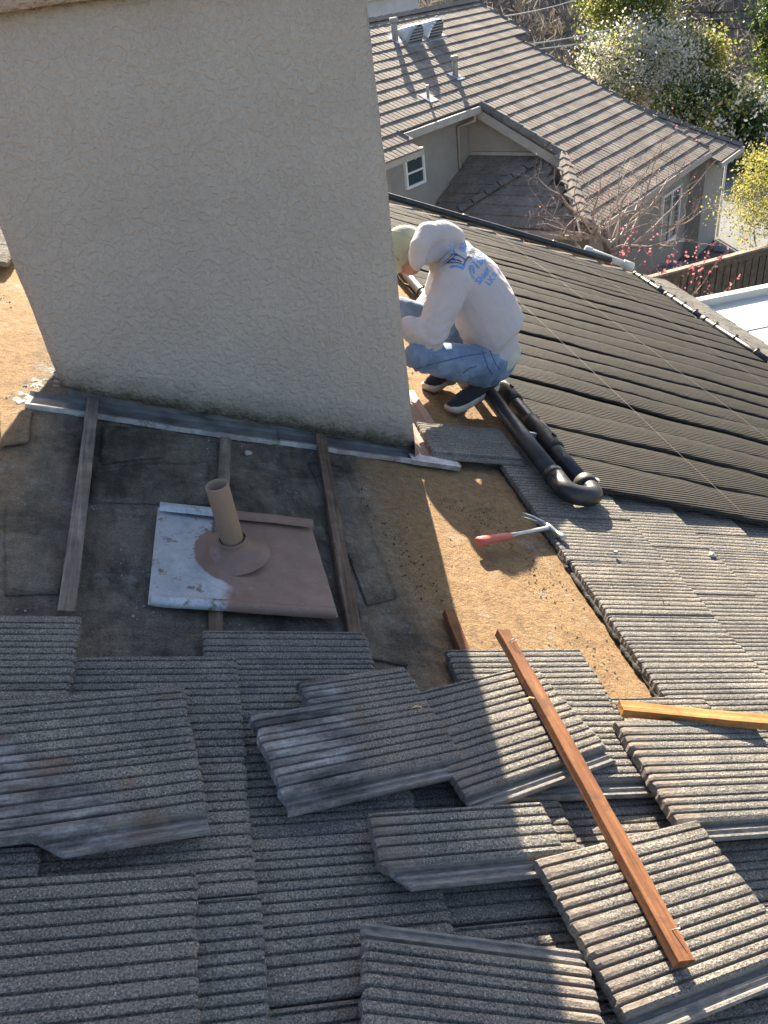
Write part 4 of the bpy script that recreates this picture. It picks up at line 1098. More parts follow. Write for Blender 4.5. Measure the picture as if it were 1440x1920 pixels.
# ================================================================== grounds, fences, patio cover
M['soil'] = simple('garden_soil', (0.075, 0.06, 0.045), (0.16, 0.13, 0.10), 1.5, 0.95, 0, 0.8, 12, 0.03)
M['concrete'] = simple('pale_concrete', (0.09, 0.097, 0.105), (0.15, 0.155, 0.158), 0.7, 0.9, 0, 0.3, 30, 0.004)
def hill_z(x, y):
    # the land falls a little, then climbs to a brushy hillside
    r = max(0.0, y - 40 + .12 * (x - 20)); return GZ + 0.34 * r * min(1, r / 25) + 1.2 * fbm(x * .05, y * .05, 2, 3) * min(1, r / 10)
mb = MB(); xs = [-260, -160, -100, -60] + list(range(-40, 90, 5)) + [110, 150, 210, 320]; ys = [-200, -100, -40, -10] + list(range(0, 120, 4)) + [140, 180, 260]
for y in ys:
    for x in xs: mb.v.append((x, y, hill_z(x, y)))
for j in range(len(ys) - 1):
    for i in range(len(xs) - 1): a = j * len(xs) + i; mb.f.append((a, a + 1, a + len(xs) + 1, a + len(xs))); mb.sm.append(True)
tag(obj('ground', mb, M['soil']), 'brown garden soil rising to the hillside', None, None, 'structure')
def sheet(name, pts, z, mat, label):
    mb = MB(); n = len(pts); mb.add([(x, y, z) for x, y in pts] + [(x, y, z - .15) for x, y in pts], [tuple(range(n))] + [(i, n + i, n + (i + 1) % n, (i + 1) % n) for i in range(n)])
    o = obj(name, mb, mat, None, None, True); tag(o, label, None, None, 'structure'); return o
dc = [atZ(*p, GZ + .05) for p in ((1338, 470), (1358, 330), (1450, 318), (1620, 330), (1620, 520), (1450, 480))]
sheet('driveway', [(p.x, p.y) for p in dc], GZ + .05, M['concrete'], 'pale concrete drive beside the house next door')
# fence between the gardens
M['fence'] = wood('brown_fence_board', (0.10, 0.072, 0.05), (0.155, 0.115, 0.082), (0.21, 0.165, 0.12), 'z', .6)
M['fence_cap'] = wood('fence_cap_board', (0.17, 0.13, 0.095), (0.25, 0.20, 0.15), (0.34, 0.28, 0.22), 'x', .6)
M['fence_grey'] = wood('grey_fence_board', (0.13, 0.12, 0.105), (0.19, 0.175, 0.155), (0.25, 0.235, 0.21), 'z', .6)
def fence(label, a, b, top, mat, cap, bw=.19, name='board_fence'):
    a, b = Vector((a[0], a[1], 0)), Vector((b[0], b[1], 0)); x = (b - a).normalized(); y = Vector((0, 0, 1)).cross(x); L = (b - a).length
    m = Matrix((x, y, Vector((0, 0, 1)))).transposed().to_4x4(); m.translation = Vector((a.x, a.y, GZ))
    f = tag(empty(name, m), label, 'fence'); H = top - GZ; r = random.Random(label)
    me = []
    for k in range(3):
        mb = MB(); mb.box(0, bw - .030, -.012 - .004 * k, .012 - .003 * k, .03, H - .14 + .004 * k); mm = mb.mesh('board'); mm.materials.append(mat); me.append(mm)
    i = 0
    while i * bw < L:
        link(bpy.data.objects.new('board', me[r.randrange(3)]), f, m @ Matrix.Translation((i * bw, 0, 0))); i += 1
    mb = MB(); mb.box(-.1, L + .1, .0125, .0175, .03, H - .15); obj('backing_panel', mb, mat, f)
    mb = MB(); mb.box(-.1, L + .1, -.075, .075, H - .05, H); obj('cap_rail', mb, cap, f)
    mb = MB(); mb.box(-.1, L + .1, -.04, -.018, H - .19, H - .053); obj('rail', mb, mat, f)
    mb = MB(); mb.box(-.1, L + .1, .018, .05, .4, .5); obj('rail', mb, mat, f)
    k = 0
    while k * 2.4 < L: mb = MB(); mb.box(k * 2.4, k * 2.4 + .09, .02, .11, 0, H - .055); obj('post', mb, mat, f); k += 1
fa, fb = atZ(1150, 536, 1.75), atZ(1560, 428, 1.75)
fence('brown vertical-board garden fence with a wide flat cap', (fa.x, fa.y), (fb.x, fb.y), 1.75, M['fence'], M['fence_cap'])
fa, fb = atR(1378, 292, 41), atR(1600, 285, 43)
fence('grey board fence behind the house next door', (fa.x, fa.y), (fb.x, fb.y), 1.6, M['fence_grey'], M['fence_grey'], .3)
# white patio cover under our eave
M['white_roof'] = simple('white_patio_sheet', (0.46, 0.45, 0.41), (0.55, 0.54, 0.50), 1.2, 0.7, 0, 0.15, 20)
zc = R(6.3, 0).z - .28
pc = tag(empty('patio_cover', Matrix.Translation((8.0, 9, GZ))), 'flat white patio cover just below the eave', 'patio cover')
q1 = atZ(1300, 580, zc); q2 = atZ(1560, 528, zc)
xw = R(5.9, 0).x - .3
dq = (q2 - q1).normalized(); qa = q1 - dq * 1.4
mb = MB(); pts = [(xw, 3.0), (q2.x, 3.0), (q2.x, q2.y), (qa.x, qa.y), (xw, qa.y)]
n = len(pts); mb.prism([p for p in pts], zc - .06, zc); wobj('roof_sheet', mb, M['white_roof'], pc, True)
mb = MB(); nrm = Vector((-dq.y, dq.x, 0))
for (off, z0, z1) in ((0, zc - .16, zc + .10),):
    c = [qa, q2, q2 + nrm * .12, qa + nrm * .12]; mb.prism([(p.x, p.y) for p in c], z0, z1)
wobj('edge_beam', mb, M['white_roof'], pc, True)
for t in (.3, .95):
    p = qa.lerp(q2, t) - nrm * .1; mb = MB(); mb.box(p.x - .05, p.x + .05, p.y - .05, p.y + .05, GZ, zc - .061); wobj('post', mb, M['white_roof'], pc)
for k in range(1, 4):
    y = qa.y - k * .9
    mb = MB(); mb.box(xw + .01, q2.x - .01, y - .02, y + .02, zc + .0, zc + .012); wobj('seam', mb, M['white_roof'], pc)
# pale house beyond the ridge
M['pale_wall'] = simple('pale_grey_wall', (0.40, 0.40, 0.40), (0.50, 0.50, 0.49), 2, 0.8, 0, 0.1)
c = atR(738, 25, 46); fh = tag(empty('far_house', Matrix.Translation((c.x, c.y, GZ))), 'pale grey house wall showing above the ridge next door', 'house')
mb = MB(); mb.box(-6, 1.3, 0, 7, 0, 7.05); obj('wall', mb, M['pale_wall'], fh)
mb = MB(); mb.box(-6.2, 1.5, -.2, 7.2, 7.06, 7.3); obj('roof_edge', mb, M['white_roof'], fh)
mb = MB(); mb.box(-6, 1.25, -.05, -.002, 6.2, 6.26); obj('trim_line', mb, M['n_trim'], fh)
mb = MB(); mb.add([(-6.2, -.2, 7.31), (1.5, -.2, 7.31), (1.5, 7.2, 7.31), (-6.2, 7.2, 7.31), (-5, 3.5, 9), (0, 3.5, 9)], [(0, 1, 5, 4), (1, 2, 5), (2, 3, 4, 5), (3, 0, 4)]); obj('roof', mb, M['n_ridge'], fh)

# ================================================================== plants
def leaf_mat(name, c1, c2, trans=0.5, rough=0.6):
    q = NM(name, rough, 0, 0.3); g = q.n('ShaderNodeNewGeometry')
    c = q.ramp(g.outputs['Random Per Island'], [(0.0, c1), (1.0, c2)])
    q.color(c)
    if trans:
        tr = q.n('ShaderNodeBsdfTranslucent'); q.l(c, tr.inputs[0]); mx = q.n('ShaderNodeMixShader'); mx.inputs[0].default_value = trans
        q.l(q.b.outputs[0], mx.inputs[1]); q.l(tr.outputs[0], mx.inputs[2]); q.l(mx.outputs[0], q.t.nodes['Material Output'].inputs[0])
    return q.m
M['bark'] = simple('grey_bark', (0.075, 0.06, 0.05), (0.15, 0.125, 0.105), 9, 0.95, 0, 0.6, 40, 0.01)
M['bark_red'] = simple('red_brown_twigs', (0.20, 0.155, 0.13), (0.40, 0.33, 0.28), 9, 0.9, 0, 0.3, 40)
M['leaf_green'] = leaf_mat('green_leaves', (0.13, 0.16, 0.032), (0.26, 0.275, 0.075))
M['leaf_dark'] = leaf_mat('dark_leaves', (0.035, 0.062, 0.018), (0.075, 0.115, 0.035), 0.4)
M['leaf_conifer'] = leaf_mat('conifer_needles', (0.035, 0.070, 0.026), (0.085, 0.135, 0.045), 0.4)
M['leaf_yellow'] = leaf_mat('yellow_green_leaves', (0.20, 0.20, 0.04), (0.36, 0.33, 0.10), 0.55)
M['blossom_white'] = leaf_mat('white_blossom', (0.48, 0.46, 0.38), (0.74, 0.72, 0.64), 0.5)
M['blossom_pink'] = leaf_mat('pink_blossom', (0.50, 0.13, 0.17), (0.68, 0.26, 0.28), 0.4)
M['brush'] = leaf_mat('bare_brush', (0.17, 0.145, 0.125), (0.36, 0.31, 0.265), 0.25, 0.95)
M['brush_pale'] = leaf_mat('pale_brush', (0.26, 0.225, 0.15), (0.40, 0.36, 0.23), 0.3, 0.95)
nrg = np.random.default_rng(12)
def leaf_mesh(name, pts, size, aspect=1.6, jit=.5, updir=None):
    """two triangles per leaf, turned at random"""
    n = len(pts); a = nrg.normal(size=(n, 3)); 
    if updir is not None: a = a * .5 + np.array(updir)
    a /= np.linalg.norm(a, axis=1, keepdims=True); b = nrg.normal(size=(n, 3)); b -= a * (a * b).sum(1, keepdims=True); b /= np.linalg.norm(b, axis=1, keepdims=True)
    s = (size * (1 + jit * (nrg.random(n) - .5) * 2))[:, None]; a = a * s * aspect; b = b * s
    c = np.cross(a, b); c = c / np.linalg.norm(c, axis=1, keepdims=True) * s * .25
    v = np.stack([pts - a, pts + b + c, pts + a, pts - b + c], 1).reshape(-1, 3)
    me = bpy.data.meshes.new(name); me.vertices.add(4 * n); me.vertices.foreach_set('co', v.astype(np.float32).ravel())
    tri = (np.arange(n)[:, None] * 4 + np.array([0, 1, 2, 0, 2, 3])[None]).ravel()
    me.loops.add(6 * n); me.loops.foreach_set('vertex_index', tri.astype(np.int32)); me.polygons.add(2 * n)
    me.polygons.foreach_set('loop_start', np.arange(0, 6 * n, 3, dtype=np.int32)); me.update(calc_edges=True); me.validate(); return me
def clumps(center, radii, nc, npc, cr, seed, shell=.55):
    r = np.random.default_rng(seed); d = r.normal(size=(nc, 3)); d /= np.linalg.norm(d, axis=1, keepdims=True)
    rr = (shell + (1 - shell) * r.random(nc)) ; cc = d * rr[:, None] * np.array(radii) * (0.85 + .3 * r.random((nc, 1)))
    p = r.normal(size=(nc, npc, 3)) * cr * (.5 + r.random((nc, 1, 1))); p = (cc[:, None] + p).reshape(-1, 3)
    return p + np.array(center)
def branches(mb, p, d, L, r_, depth, rg, bend=.35, split=(2, 3), shrink=.72, spread=.6, tips=None, upk=.15, sides=5):
    d = Vector(d).normalized(); pts = [Vector(p)]; rs = [r_]; n = 3
    for i in range(n):
        d = (d + Vector((rg.uniform(-1, 1), rg.uniform(-1, 1), rg.uniform(-1, 1) + upk)) * bend * .5).normalized()
        pts.append(pts[-1] + d * (L / n)); rs.append(r_ * (1 - .4 * (i + 1) / n))
    mb.tube(pts, rs, sides if depth > 2 else 3, cap=False)
    if tips is not None and depth <= 1: tips.append(pts[-1]); tips.append(pts[-2])
    if depth <= 0: return
    k = rg.randint(*split)
    for j in range(k):
        nd = (d + Vector((rg.uniform(-1, 1), rg.uniform(-1, 1), rg.uniform(-.6, .9))) * spread).normalized()
        st = pts[-1] if j == 0 else pts[rg.choice((1, 2, 3))]
        branches(mb, st, nd, L * shrink * rg.uniform(.75, 1.15), rs[-1] * (.85 if j == 0 else .7), depth - 1, rg, bend, split, shrink, spread, tips, upk, sides)
def tree(name, label, base, trunk_h, trunk_r, crown, layers, cat='tree', depth=3, seed=1, group=None):
    """crown: (centre height, radii); layers: (material, part name, clumps, per clump, clump radius, leaf size, shell)"""
    b = Vector(base); t = tag(empty(name, Matrix.Translation(b)), label, cat, group); rg = random.Random(seed)
    mb = MB(); branches(mb, (0, 0, -.1), (0, 0, 1), trunk_h, trunk_r, depth, rg, .25, (2, 3), .7, .7); obj('trunk', mb, M['bark'], t)
    for li, (mt, pn, nc, npc, cr_, ls, sh) in enumerate(layers):
        pts = clumps((0, 0, crown[0]), crown[1], nc, npc, cr_, seed * 10 + li, sh)
        obj(pn, leaf_mesh(pn, pts, ls), M[mt], t)
    return t
def gb(x, y, r): p = atR(x, y, r); return Vector((p.x, p.y, hill_z(p.x, p.y)))
# white blossom tree behind the house next door
tree('blossom_tree', 'tree covered in white blossom behind the tiled roof next door', gb(1190, 200, 41), 1.8, .14, (3.3, (2.7, 2.4, 1.7)),
     [('blossom_white', 'blossom', 110, 150, .36, .034, .35), ('leaf_dark', 'foliage', 50, 50, .40, .05, .1), ('leaf_yellow', 'young_foliage', 40, 50, .35, .040, .85)], seed=3)
tree('leafy_tree', 'tall yellow-green leafy tree behind the white blossom', gb(1180, 200, 46), 3.0, .2, (6.0, (2.3, 2.2, 2.9)),
     [('leaf_green', 'foliage', 130, 150, .40, .046, .3), ('leaf_yellow', 'sunlit_foliage', 70, 60, .38, .042, .8), ('blossom_white', 'blossom', 50, 60, .38, .034, .8)], seed=4)
tree('leafy_tree', 'dark green leafy tree beside the white blossom', gb(1318, 210, 38), 1.2, .10, (1.9, (1.9, 1.8, 1.15)),
     [('leaf_dark', 'foliage', 80, 120, .30, .048, .2), ('leaf_yellow', 'sunlit_foliage', 44, 50, .28, .038, .9), ('blossom_white', 'blossom', 40, 60, .28, .032, .9)], seed=5)
tree('leafy_tree', 'bright yellow-green round tree in front of the utility pole', gb(1298, 130, 44), 1.6, .12, (3.0, (1.35, 1.3, 1.15)),
     [('leaf_yellow', 'foliage', 50, 90, .30, .042, .6), ('leaf_green', 'inner_foliage', 50, 90, .32, .05, .1), ('blossom_white', 'blossom', 20, 50, .3, .034, .9)], seed=6)
tree('conifer', 'dark green conifer at the edge of the gardens', gb(1466, 150, 48), 6.0, .2, (5.6, (1.5, 1.5, 5.2)),
     [('leaf_conifer', 'foliage', 200, 110, .34, .055, .3), ('leaf_green', 'sunlit_foliage', 60, 50, .3, .045, .9)], seed=7)
tree('shrub', 'low dark shrub with cream flowers by the far corner of the house', gb(1420, 232, 36), .8, .06, (1.5, (2.2, 1.6, 1.1)),
     [('leaf_dark', 'foliage', 40, 60, .35, .06, .3), ('blossom_white', 'blossom', 50, 34, .35, .045, .8), ('leaf_yellow', 'sunlit_foliage', 20, 30, .3, .05, .8)], 'shrub', 2, 8)
tree('yellow_tree', 'small tree with sparse yellow-green spring leaves beside the concrete drive', gb(1445, 360, 20.5), 1.6, .06, (2.7, (1.05, 1.3, 1.15)),
     [('leaf_yellow', 'foliage', 90, 90, .17, .017, .3)], depth=4, seed=9)
# bare tree with pink shrub below
bt_b = gb(1142, 500, 17.2); bt = tag(empty('bare_tree', Matrix.Translation(bt_b)), 'leafless tree with reddish twigs in front of the house next door', 'tree')
mb = MB(); tips = []; rg = random.Random(21)
mb.tube([(0, 0, -.1), (-.05, 0, .8), (.03, .02, 1.7), (-.03, 0, 2.3), (-.10, .02, 2.75), (-.2, 0, 3.1)], [.14, .115, .10, .085, .06, .035], 8, cap=False)
obj('trunk', mb, M['bark'], bt); mb = MB()
for k, (dx, dy, dz, L) in enumerate(((-.9, .1, .7, 1.1), (-.5, -.2, 1.2, 1.1), (.25, .2, 1.1, 1.1), (.8, .0, .6, 1.15), (1.0, -.3, .35, 1.1), (-1.0, -.2, .30, 1.0), (.45, .5, .8, 1.0), (-.2, .4, 1.0, 1.0), (.6, -.6, .8, .9), (-.7, -.5, .5, .9), (.9, .3, .25, 1.2), (-.8, .4, .4, 1.0))):
    branches(mb, (-.01, 0, 2.05 + .06 * k), (dx, dy, dz), L, .052, 5, rg, .75, (2, 3), .72, .85, tips, .05, 5)
obj('branches', mb, M['bark_red'], bt)
pts = np.array([t for t in tips]); pts = pts[nrg.random(len(pts)) < .10]
tag(obj('buds', leaf_mesh('buds', pts, .010), M['blossom_pink'], bt), None, None, None, 'stuff')
ps_b = gb(1235, 500, 16.6); ps = tag(empty('flowering_shrub', Matrix.Translation(ps_b)), 'pink flowering shrub below the bare tree', 'shrub')
mb = MB(); tips = []; rg = random.Random(22)
for k in range(9): branches(mb, (0, 0, 0), (rg.uniform(-.6, .6), rg.uniform(-.6, .6), 1), 1.35, .020, 3, rg, .4, (2, 3), .66, .55, tips, .2, 4)
obj('stems', mb, M['bark_red'], ps)
pts = np.array(tips); pts = pts[pts[:, 2] > 1.2]; pts = np.concatenate([pts[nrg.random(len(pts)) < .5] + nrg.normal(size=3) * 0 for _ in range(3)]); pts = pts + nrg.normal(size=pts.shape) * .03
obj('blossom', leaf_mesh('blossom', pts, .026, 1.1), M['blossom_pink'], ps)
# grey stones heaped by the corner of the house next door
M['stone'] = simple('grey_slate_stone', (0.13, 0.135, 0.14), (0.27, 0.28, 0.285), 5, 0.9, 0, 0.6, 25, 0.01)
def rock(x, y, r_d, r_, seed, label, flat=.5, mat='stone'):
    bm = bmesh.new(); bmesh.ops.create_icosphere(bm, subdivisions=2, radius=r_)
    for v in bm.verts: v.co *= 1 + .5 * fbm(v.co.x / r_ * .8, v.co.y / r_ * .8, v.co.z / r_ * .8 + seed, 2); v.co.z *= flat
    me = bpy.data.meshes.new('rock'); bm.to_mesh(me); bm.free(); p = gb(x, y, r_d)
    o = obj('rock', me, M[mat], None, Matrix.Translation(p + Vector((0, 0, r_ * flat * .5)))); tag(o, label, 'rock', 'stones by the drive'); return o
for k, (x, y, d_, r_) in enumerate(((1252, 470, 22.4, .55), (1275, 462, 22.9, .5), (1298, 468, 22.2, .6), (1240, 486, 21.2, .45), (1268, 484, 21.4, .5), (1305, 484, 21.4, .45), (1222, 492, 21.0, .4), (1330, 478, 21.8, .4))):
    rock(x, y, d_, r_, k * 3.1, 'grey stone in the low heap between the pink shrub and the drive')
rock(1322, 455, 23.4, .34, 40, 'tan block of stone at the corner of the drive', .6, 'fence_cap')
# brushy hillside: bare scrub that reads as one mass
def brush(name, label, n, rect, mat, seed, h=(1.2, 3.2), sl=70):
    r = np.random.default_rng(seed); P = []
    for _ in range(n):
        x = r.uniform(rect[0], rect[1]); y = r.uniform(rect[2], rect[3]); z = hill_z(x, y); hh = r.uniform(*h)
        q_ = r.normal(size=(sl, 3)) * np.array([hh * .42, hh * .42, hh * .30]); q_[:, 2] = np.abs(q_[:, 2]) + .1 * hh
        P.append(q_ + np.array([x, y, z]))
    me = leaf_mesh(name, np.concatenate(P), .030, 9.0, .6, (0, 0, .55)); o = obj(name, me, M[mat]); tag(o, label, 'scrub', None, 'stuff'); return o
brush('scrub', 'grey-brown leafless scrub covering the hillside', 900, (-5, 75, 47, 92), 'brush', 1, (1.5, 3.6), 90)
brush('scrub', 'pale dry grass and weeds among the hillside scrub', 260, (0, 75, 52, 95), 'brush_pale', 2, (.8, 2.0), 80)
for k, (x, y, d_) in enumerate(((960, 25, 58), (1045, 40, 62), (1010, 8, 70), (1325, 90, 60), (1350, 60, 66), (1090, 20, 66))):
    b = gb(x, y, d_); ht = tag(empty('bare_tree', Matrix.Translation(b)), 'dark leafless tree standing in the hillside scrub', 'tree', 'leafless trees on the hillside')
    mb = MB(); branches(mb, (0, 0, -.2), (0, 0, 1), 2.0, .16, 5, random.Random(60 + k), .5, (2, 3), .74, .7, None, .1, 5); obj('trunk', mb, M['bark'], ht)
# utility pole and wires
M['pole'] = wood('weathered_pole', (0.09, 0.07, 0.055), (0.13, 0.105, 0.085), (0.18, 0.15, 0.12), 'z', .4)
pb = gb(1288, 100, 55); pole = tag(empty('utility_pole', Matrix.Translation(pb)), 'wooden utility pole with cross arm rising behind the trees', 'utility pole')
zt = atR(1288, 10, 55).z - pb.z
mb = MB(); mb.tube([(0, 0, -.3), (0, 0, zt + 4)], [.16, .12], 10); obj('post', mb, M['pole'], pole)
mb = MB(); mb.box(-1.3, 1.3, -.06, .06, zt + 2.6, zt + 2.75); obj('cross_arm', mb, M['pole'], pole)
for x in (-1.1, -.5, .5, 1.1):
    mb = MB(); lathe(mb, [(.03, 0), (.06, .05), (.04, .1), (.06, .15), (.0, .2)], Vector((x, 0, zt + 2.75)), Vector((0, 0, 1)), 8); obj('insulator', mb, M['n_vent'], pole)
M['cable'] = plastic('black_cable', (0.03, 0.03, 0.03), 0.5, 0.2); M['cable_pale'] = plastic('pale_cable', (0.42, 0.42, 0.42), 0.5, 0.1)
def wire(label, a, b, sag, r_, mat, loop=0):
    pts = [a.lerp(b, t / 16) - Vector((0, 0, sag * 4 * (t / 16) * (1 - t / 16))) + Vector((0, 0, loop * math.sin(t * 2.1))) for t in range(17)]
    mb = MB(); mb.tube(pts, r_, 5); o = wobj('overhead_wire', mb, M[mat]); tag(o, label, 'wire'); return o
wire('pale service wire running from the ridge next door across the scrub', atR(905, 36, 27.9), atR(1130, -22, 54), .2, .022, 'cable_pale')
wire('upper of two pale wires behind the verge next door', atR(975, 85, 30), atR(1288, 8, 54.8), .25, .022, 'cable_pale')
wire('lower of two pale wires behind the verge next door', atR(992, 94, 30), atR(1288, 20, 54.8), .3, .020, 'cable_pale')
wire('thick dark cable leaving the utility pole', atR(1288, 22, 54.8), atR(1480, 12, 58), .1, .05, 'cable')
wire('dark cable carrying the splice case', atR(1288, 38, 54.8), atR(1480, 26, 58), .1, .025, 'cable')
wire('lowest thin cable from the utility pole', atR(1288, 52, 54.8), atR(1480, 50, 58), .05, .022, 'cable')
wire('pale looping wire above the dark cables', atR(1288, 14, 54.6), atR(1400, -6, 56), .0, .025, 'cable_pale', .10)
ca, cb_ = atR(1322, 42, 55.6), atR(1353, 40, 56.1); d = (cb_ - ca)
mb = MB(); mb.tube([ca, ca + d * .06, ca + d * .94, cb_], [.05, .16, .16, .05], 10); tag(wobj('splice_case', mb, M['cable']), 'black splice case hanging on a cable by the pole', 'splice case')
# ================================================================== the roofer
from mathutils.bvhtree import BVHTree
def cloth(name, c1, c2, weave=900, bump=.25, extra=None, rough=.9, scale=5):
    q = NM(name, rough, 0, 0.2); v = q.co()
    c = q.ramp(q.noise(v, scale, 5, .65), [(0.3, c1), (0.7, c2)])
    if extra: c = extra(q, v, c)
    q.color(c); q.bump(q.noise(v, 13, 4, .6, .6), .5, .016).bump(q.noise(v, weave, 2), bump, .002)
    q.b.inputs['Sheen Weight'].default_value = .15; return q.m
M['hoodie'] = cloth('pale_fleece', (0.40, 0.372, 0.388), (0.47, 0.44, 0.452))
def denim_x(q, v, c):
    fade = q.ramp(q.noise(v, 7, 4, .6), [(0.45, 0), (0.65, 1)]); c = q.mix(q.math('MULTIPLY', fade, .55), c, (0.27, 0.37, 0.50))
    spl = q.math('MULTIPLY', q.ramp(q.vor(v, 55), [(0.10, 1), (0.16, 0)]), q.ramp(q.noise(v, 6, 3), [(0.58, 0), (0.64, 1)]))
    return q.mix(spl, c, (0.62, 0.62, 0.60))
M['denim'] = cloth('faded_denim', (0.085, 0.135, 0.225), (0.16, 0.235, 0.35), 700, .35, denim_x)
M['denim_seam'] = simple('denim_seam', (0.05, 0.08, 0.14), (0.09, 0.13, 0.2), 20, .9)
M['undershirt'] = cloth('pale_shirt', (0.40, 0.40, 0.34), (0.48, 0.475, 0.41))
M['cap_cloth'] = cloth('sage_cap', (0.27, 0.285, 0.22), (0.36, 0.37, 0.30))
M['cap_strap'] = simple('cap_strap', (0.50, 0.53, 0.56), (0.62, 0.65, 0.68), 30, .7)
M['shoe'] = cloth('black_knit_shoe', (0.016, 0.016, 0.02), (0.035, 0.035, 0.04), 500, .4)
M['sole'] = simple('cream_rubber_sole', (0.40, 0.345, 0.28), (0.55, 0.49, 0.42), 20, .7)
M['sock'] = cloth('white_sock', (0.55, 0.55, 0.58), (0.66, 0.66, 0.68))
M['skin'] = simple('skin', (0.33, 0.18, 0.125), (0.42, 0.245, 0.175), 10, .55, 0, .15, 60)
M['print_blue'] = simple('blue_print', (0.07, 0.24, 0.58), (0.12, 0.32, 0.66), 30, .7, 0, .05)
M['print_dark'] = simple('dark_print', (0.04, 0.07, 0.13), (0.08, 0.12, 0.20), 30, .7, 0, .05)

F_ = Vector((-.95, .31, 0)).normalized(); LF = Vector((-F_.y, F_.x, 0)) * 1.0
if LF.y > 0: LF = -LF
def loft(mb, secs, n=20):
    """secs: (centre, side axis, depth axis, half width, half depth)"""
    b = len(mb.v)
    for (c, ax, ay, a, d) in secs:
        for k in range(n): t = 2 * math.pi * k / n; mb.v.append(tuple(c + ax * (a * math.cos(t)) + ay * (d * math.sin(t))))
    for i in range(len(secs) - 1):
        for k in range(n): k2 = (k + 1) % n; mb.f.append((b + i * n + k, b + i * n + k2, b + (i + 1) * n + k2, b + (i + 1) * n + k)); mb.sm.append(True)
    mb.f.append(tuple(b + k for k in reversed(range(n)))); mb.f.append(tuple(b + (len(secs) - 1) * n + k for k in range(n))); mb.sm += [False, False]
def ball(mb, c, r_, sc=(1, 1, 1), rot=None, n=12):
    bm = bmesh.new(); bmesh.ops.create_icosphere(bm, subdivisions=2, radius=1.0); b = len(mb.v); bm.verts.index_update()
    for v in bm.verts:
        p = Vector((v.co.x * sc[0], v.co.y * sc[1], v.co.z * sc[2])) * r_
        if rot is not None: p = rot @ p
        mb.v.append(tuple(Vector(c) + p))
    for f in bm.faces: mb.f.append(tuple(b + v.index for v in f.verts)); mb.sm.append(True)
    bm.free()
def limb(mb, pts, rs, n=14):
    mb.tube(pts, rs, n); 
    for p, r_ in zip(pts, rs): ball(mb, p, r_ * .99)
def fuse(mb, voxel, smooth=5, wrinkle=None):
    me = mb.mesh('tmp'); fix_normals(me); o = bpy.data.objects.new('tmp', me); COL.objects.link(o)
    m1 = o.modifiers.new('r', 'REMESH'); m1.mode = 'VOXEL'; m1.voxel_size = voxel
    m2 = o.modifiers.new('s', 'SMOOTH'); m2.iterations = smooth; m2.factor = .5
    dg = bpy.context.evaluated_depsgraph_get(); out = bpy.data.meshes.new_from_object(o.evaluated_get(dg))
    bpy.data.objects.remove(o); bpy.data.meshes.remove(me)
    if wrinkle:
        nn = [v.normal.copy() for v in out.vertices]
        for v, nr in zip(out.vertices, nn): v.co += nr * wrinkle(v.co)
    out.polygons.foreach_set('use_smooth', [True] * len(out.polygons)); out.update(); return out
P = atY
# spine
S = [P(918, 668, 3.74), P(926, 628, 3.75), P(909, 578, 3.77), P(884, 535, 3.79), P(856, 500, 3.82), P(828, 474, 3.85)]
hd = P(762, 470, 3.88)
US = (S[5] - S[1]).normalized(); BN = LF.cross(US).normalized()
if BN.dot(F_) > 0: BN = -BN
shL = S[4] + LF * .185 + US * -.01 - BN * .02; shR = S[4] - LF * .185 - BN * .04
elL = P(806, 633, 3.50); wrL = P(760, 612, 3.56); haL = P(738, 600, 3.58)
elR = P(815, 560, 4.20); wrR = P(778, 592, 4.05); haR = P(757, 600, 3.98)
hipL = S[0] + LF * .12; hipR = S[0] - LF * .12
knL = P(782, 668, 3.46); anL = P(903, 705, 3.58)
knR = P(750, 580, 3.98); anR = P(842, 702, 3.86)

person_m = Matrix.Translation(R(1.75, 3.62, DW))
# body: one continuous skin surface
mb = MB()
limb(mb, [S[0], S[1], S[2], S[3], S[4]], [.11, .11, .11, .12, .11])
limb(mb, [S[4], S[5], hd.lerp(S[5], .45)], [.07, .055, .052])
FH = (F_ * .75 + Vector((0, 0, -.66))).normalized(); UH = (F_ * .66 + Vector((0, 0, .75))).normalized()   # bowed head
RH = Matrix((LF, FH, UH)).transposed()
ball(mb, hd, .095, (.80, 1.0, 1.12), RH); ball(mb, hd + FH * .035 - UH * .055, .066, (.85, 1, 1), RH)
ball(mb, hd + FH * .108 - UH * .02, .016, (.8, 1, 1.4), RH)                         # nose
for sg in (-1, 1): ball(mb, hd + LF * .080 * sg - UH * .015, .024, (.4, .8, 1.2), RH)   # ears
limb(mb, [hd + FH * .085 - UH * .062 + LF * .022, hd + FH * .096 - UH * .062, hd + FH * .085 - UH * .062 - LF * .022], [.008, .010, .008], 8)
for sh, el, wr, ha, sg in ((shL, elL, wrL, haL, 1), (shR, elR, wrR, haR, -1)):
    limb(mb, [S[4], sh, el, wr], [.09, .055, .042, .028])
    d = (ha - wr).normalized(); sd_ = d.cross(Vector((0, 0, 1))).normalized(); nd = sd_.cross(d)
    pal = wr + d * .055; RP = Matrix((sd_, d, nd)).transposed()
    ball(mb, pal, .045, (.95, 1.15, .42), RP); limb(mb, [wr, pal], [.027, .024])
    for k, (off, L) in enumerate(((-.032, .062), (-.011, .074), (.011, .070), (.031, .054))):
        a = pal + sd_ * off + d * .036; b = a + d * L * .5 - nd * .006; c = b + d * L * .32 - nd * .022; e = c + d * L * .1 - nd * .022
        limb(mb, [a, b, c, e], [.0095, .009, .0085, .0075], 8)
    a = pal - sd_ * .036 * sg - d * .02; b = a - sd_ * .022 * sg + d * .028 - nd * .008; c = b + d * .03 - nd * .012
    limb(mb, [a, b, c], [.0125, .0105, .009], 8)
for hp_, kn, an in ((hipL, knL, anL), (hipR, knR, anR)): limb(mb, [S[0], hp_, kn, an], [.11, .085, .055, .038])
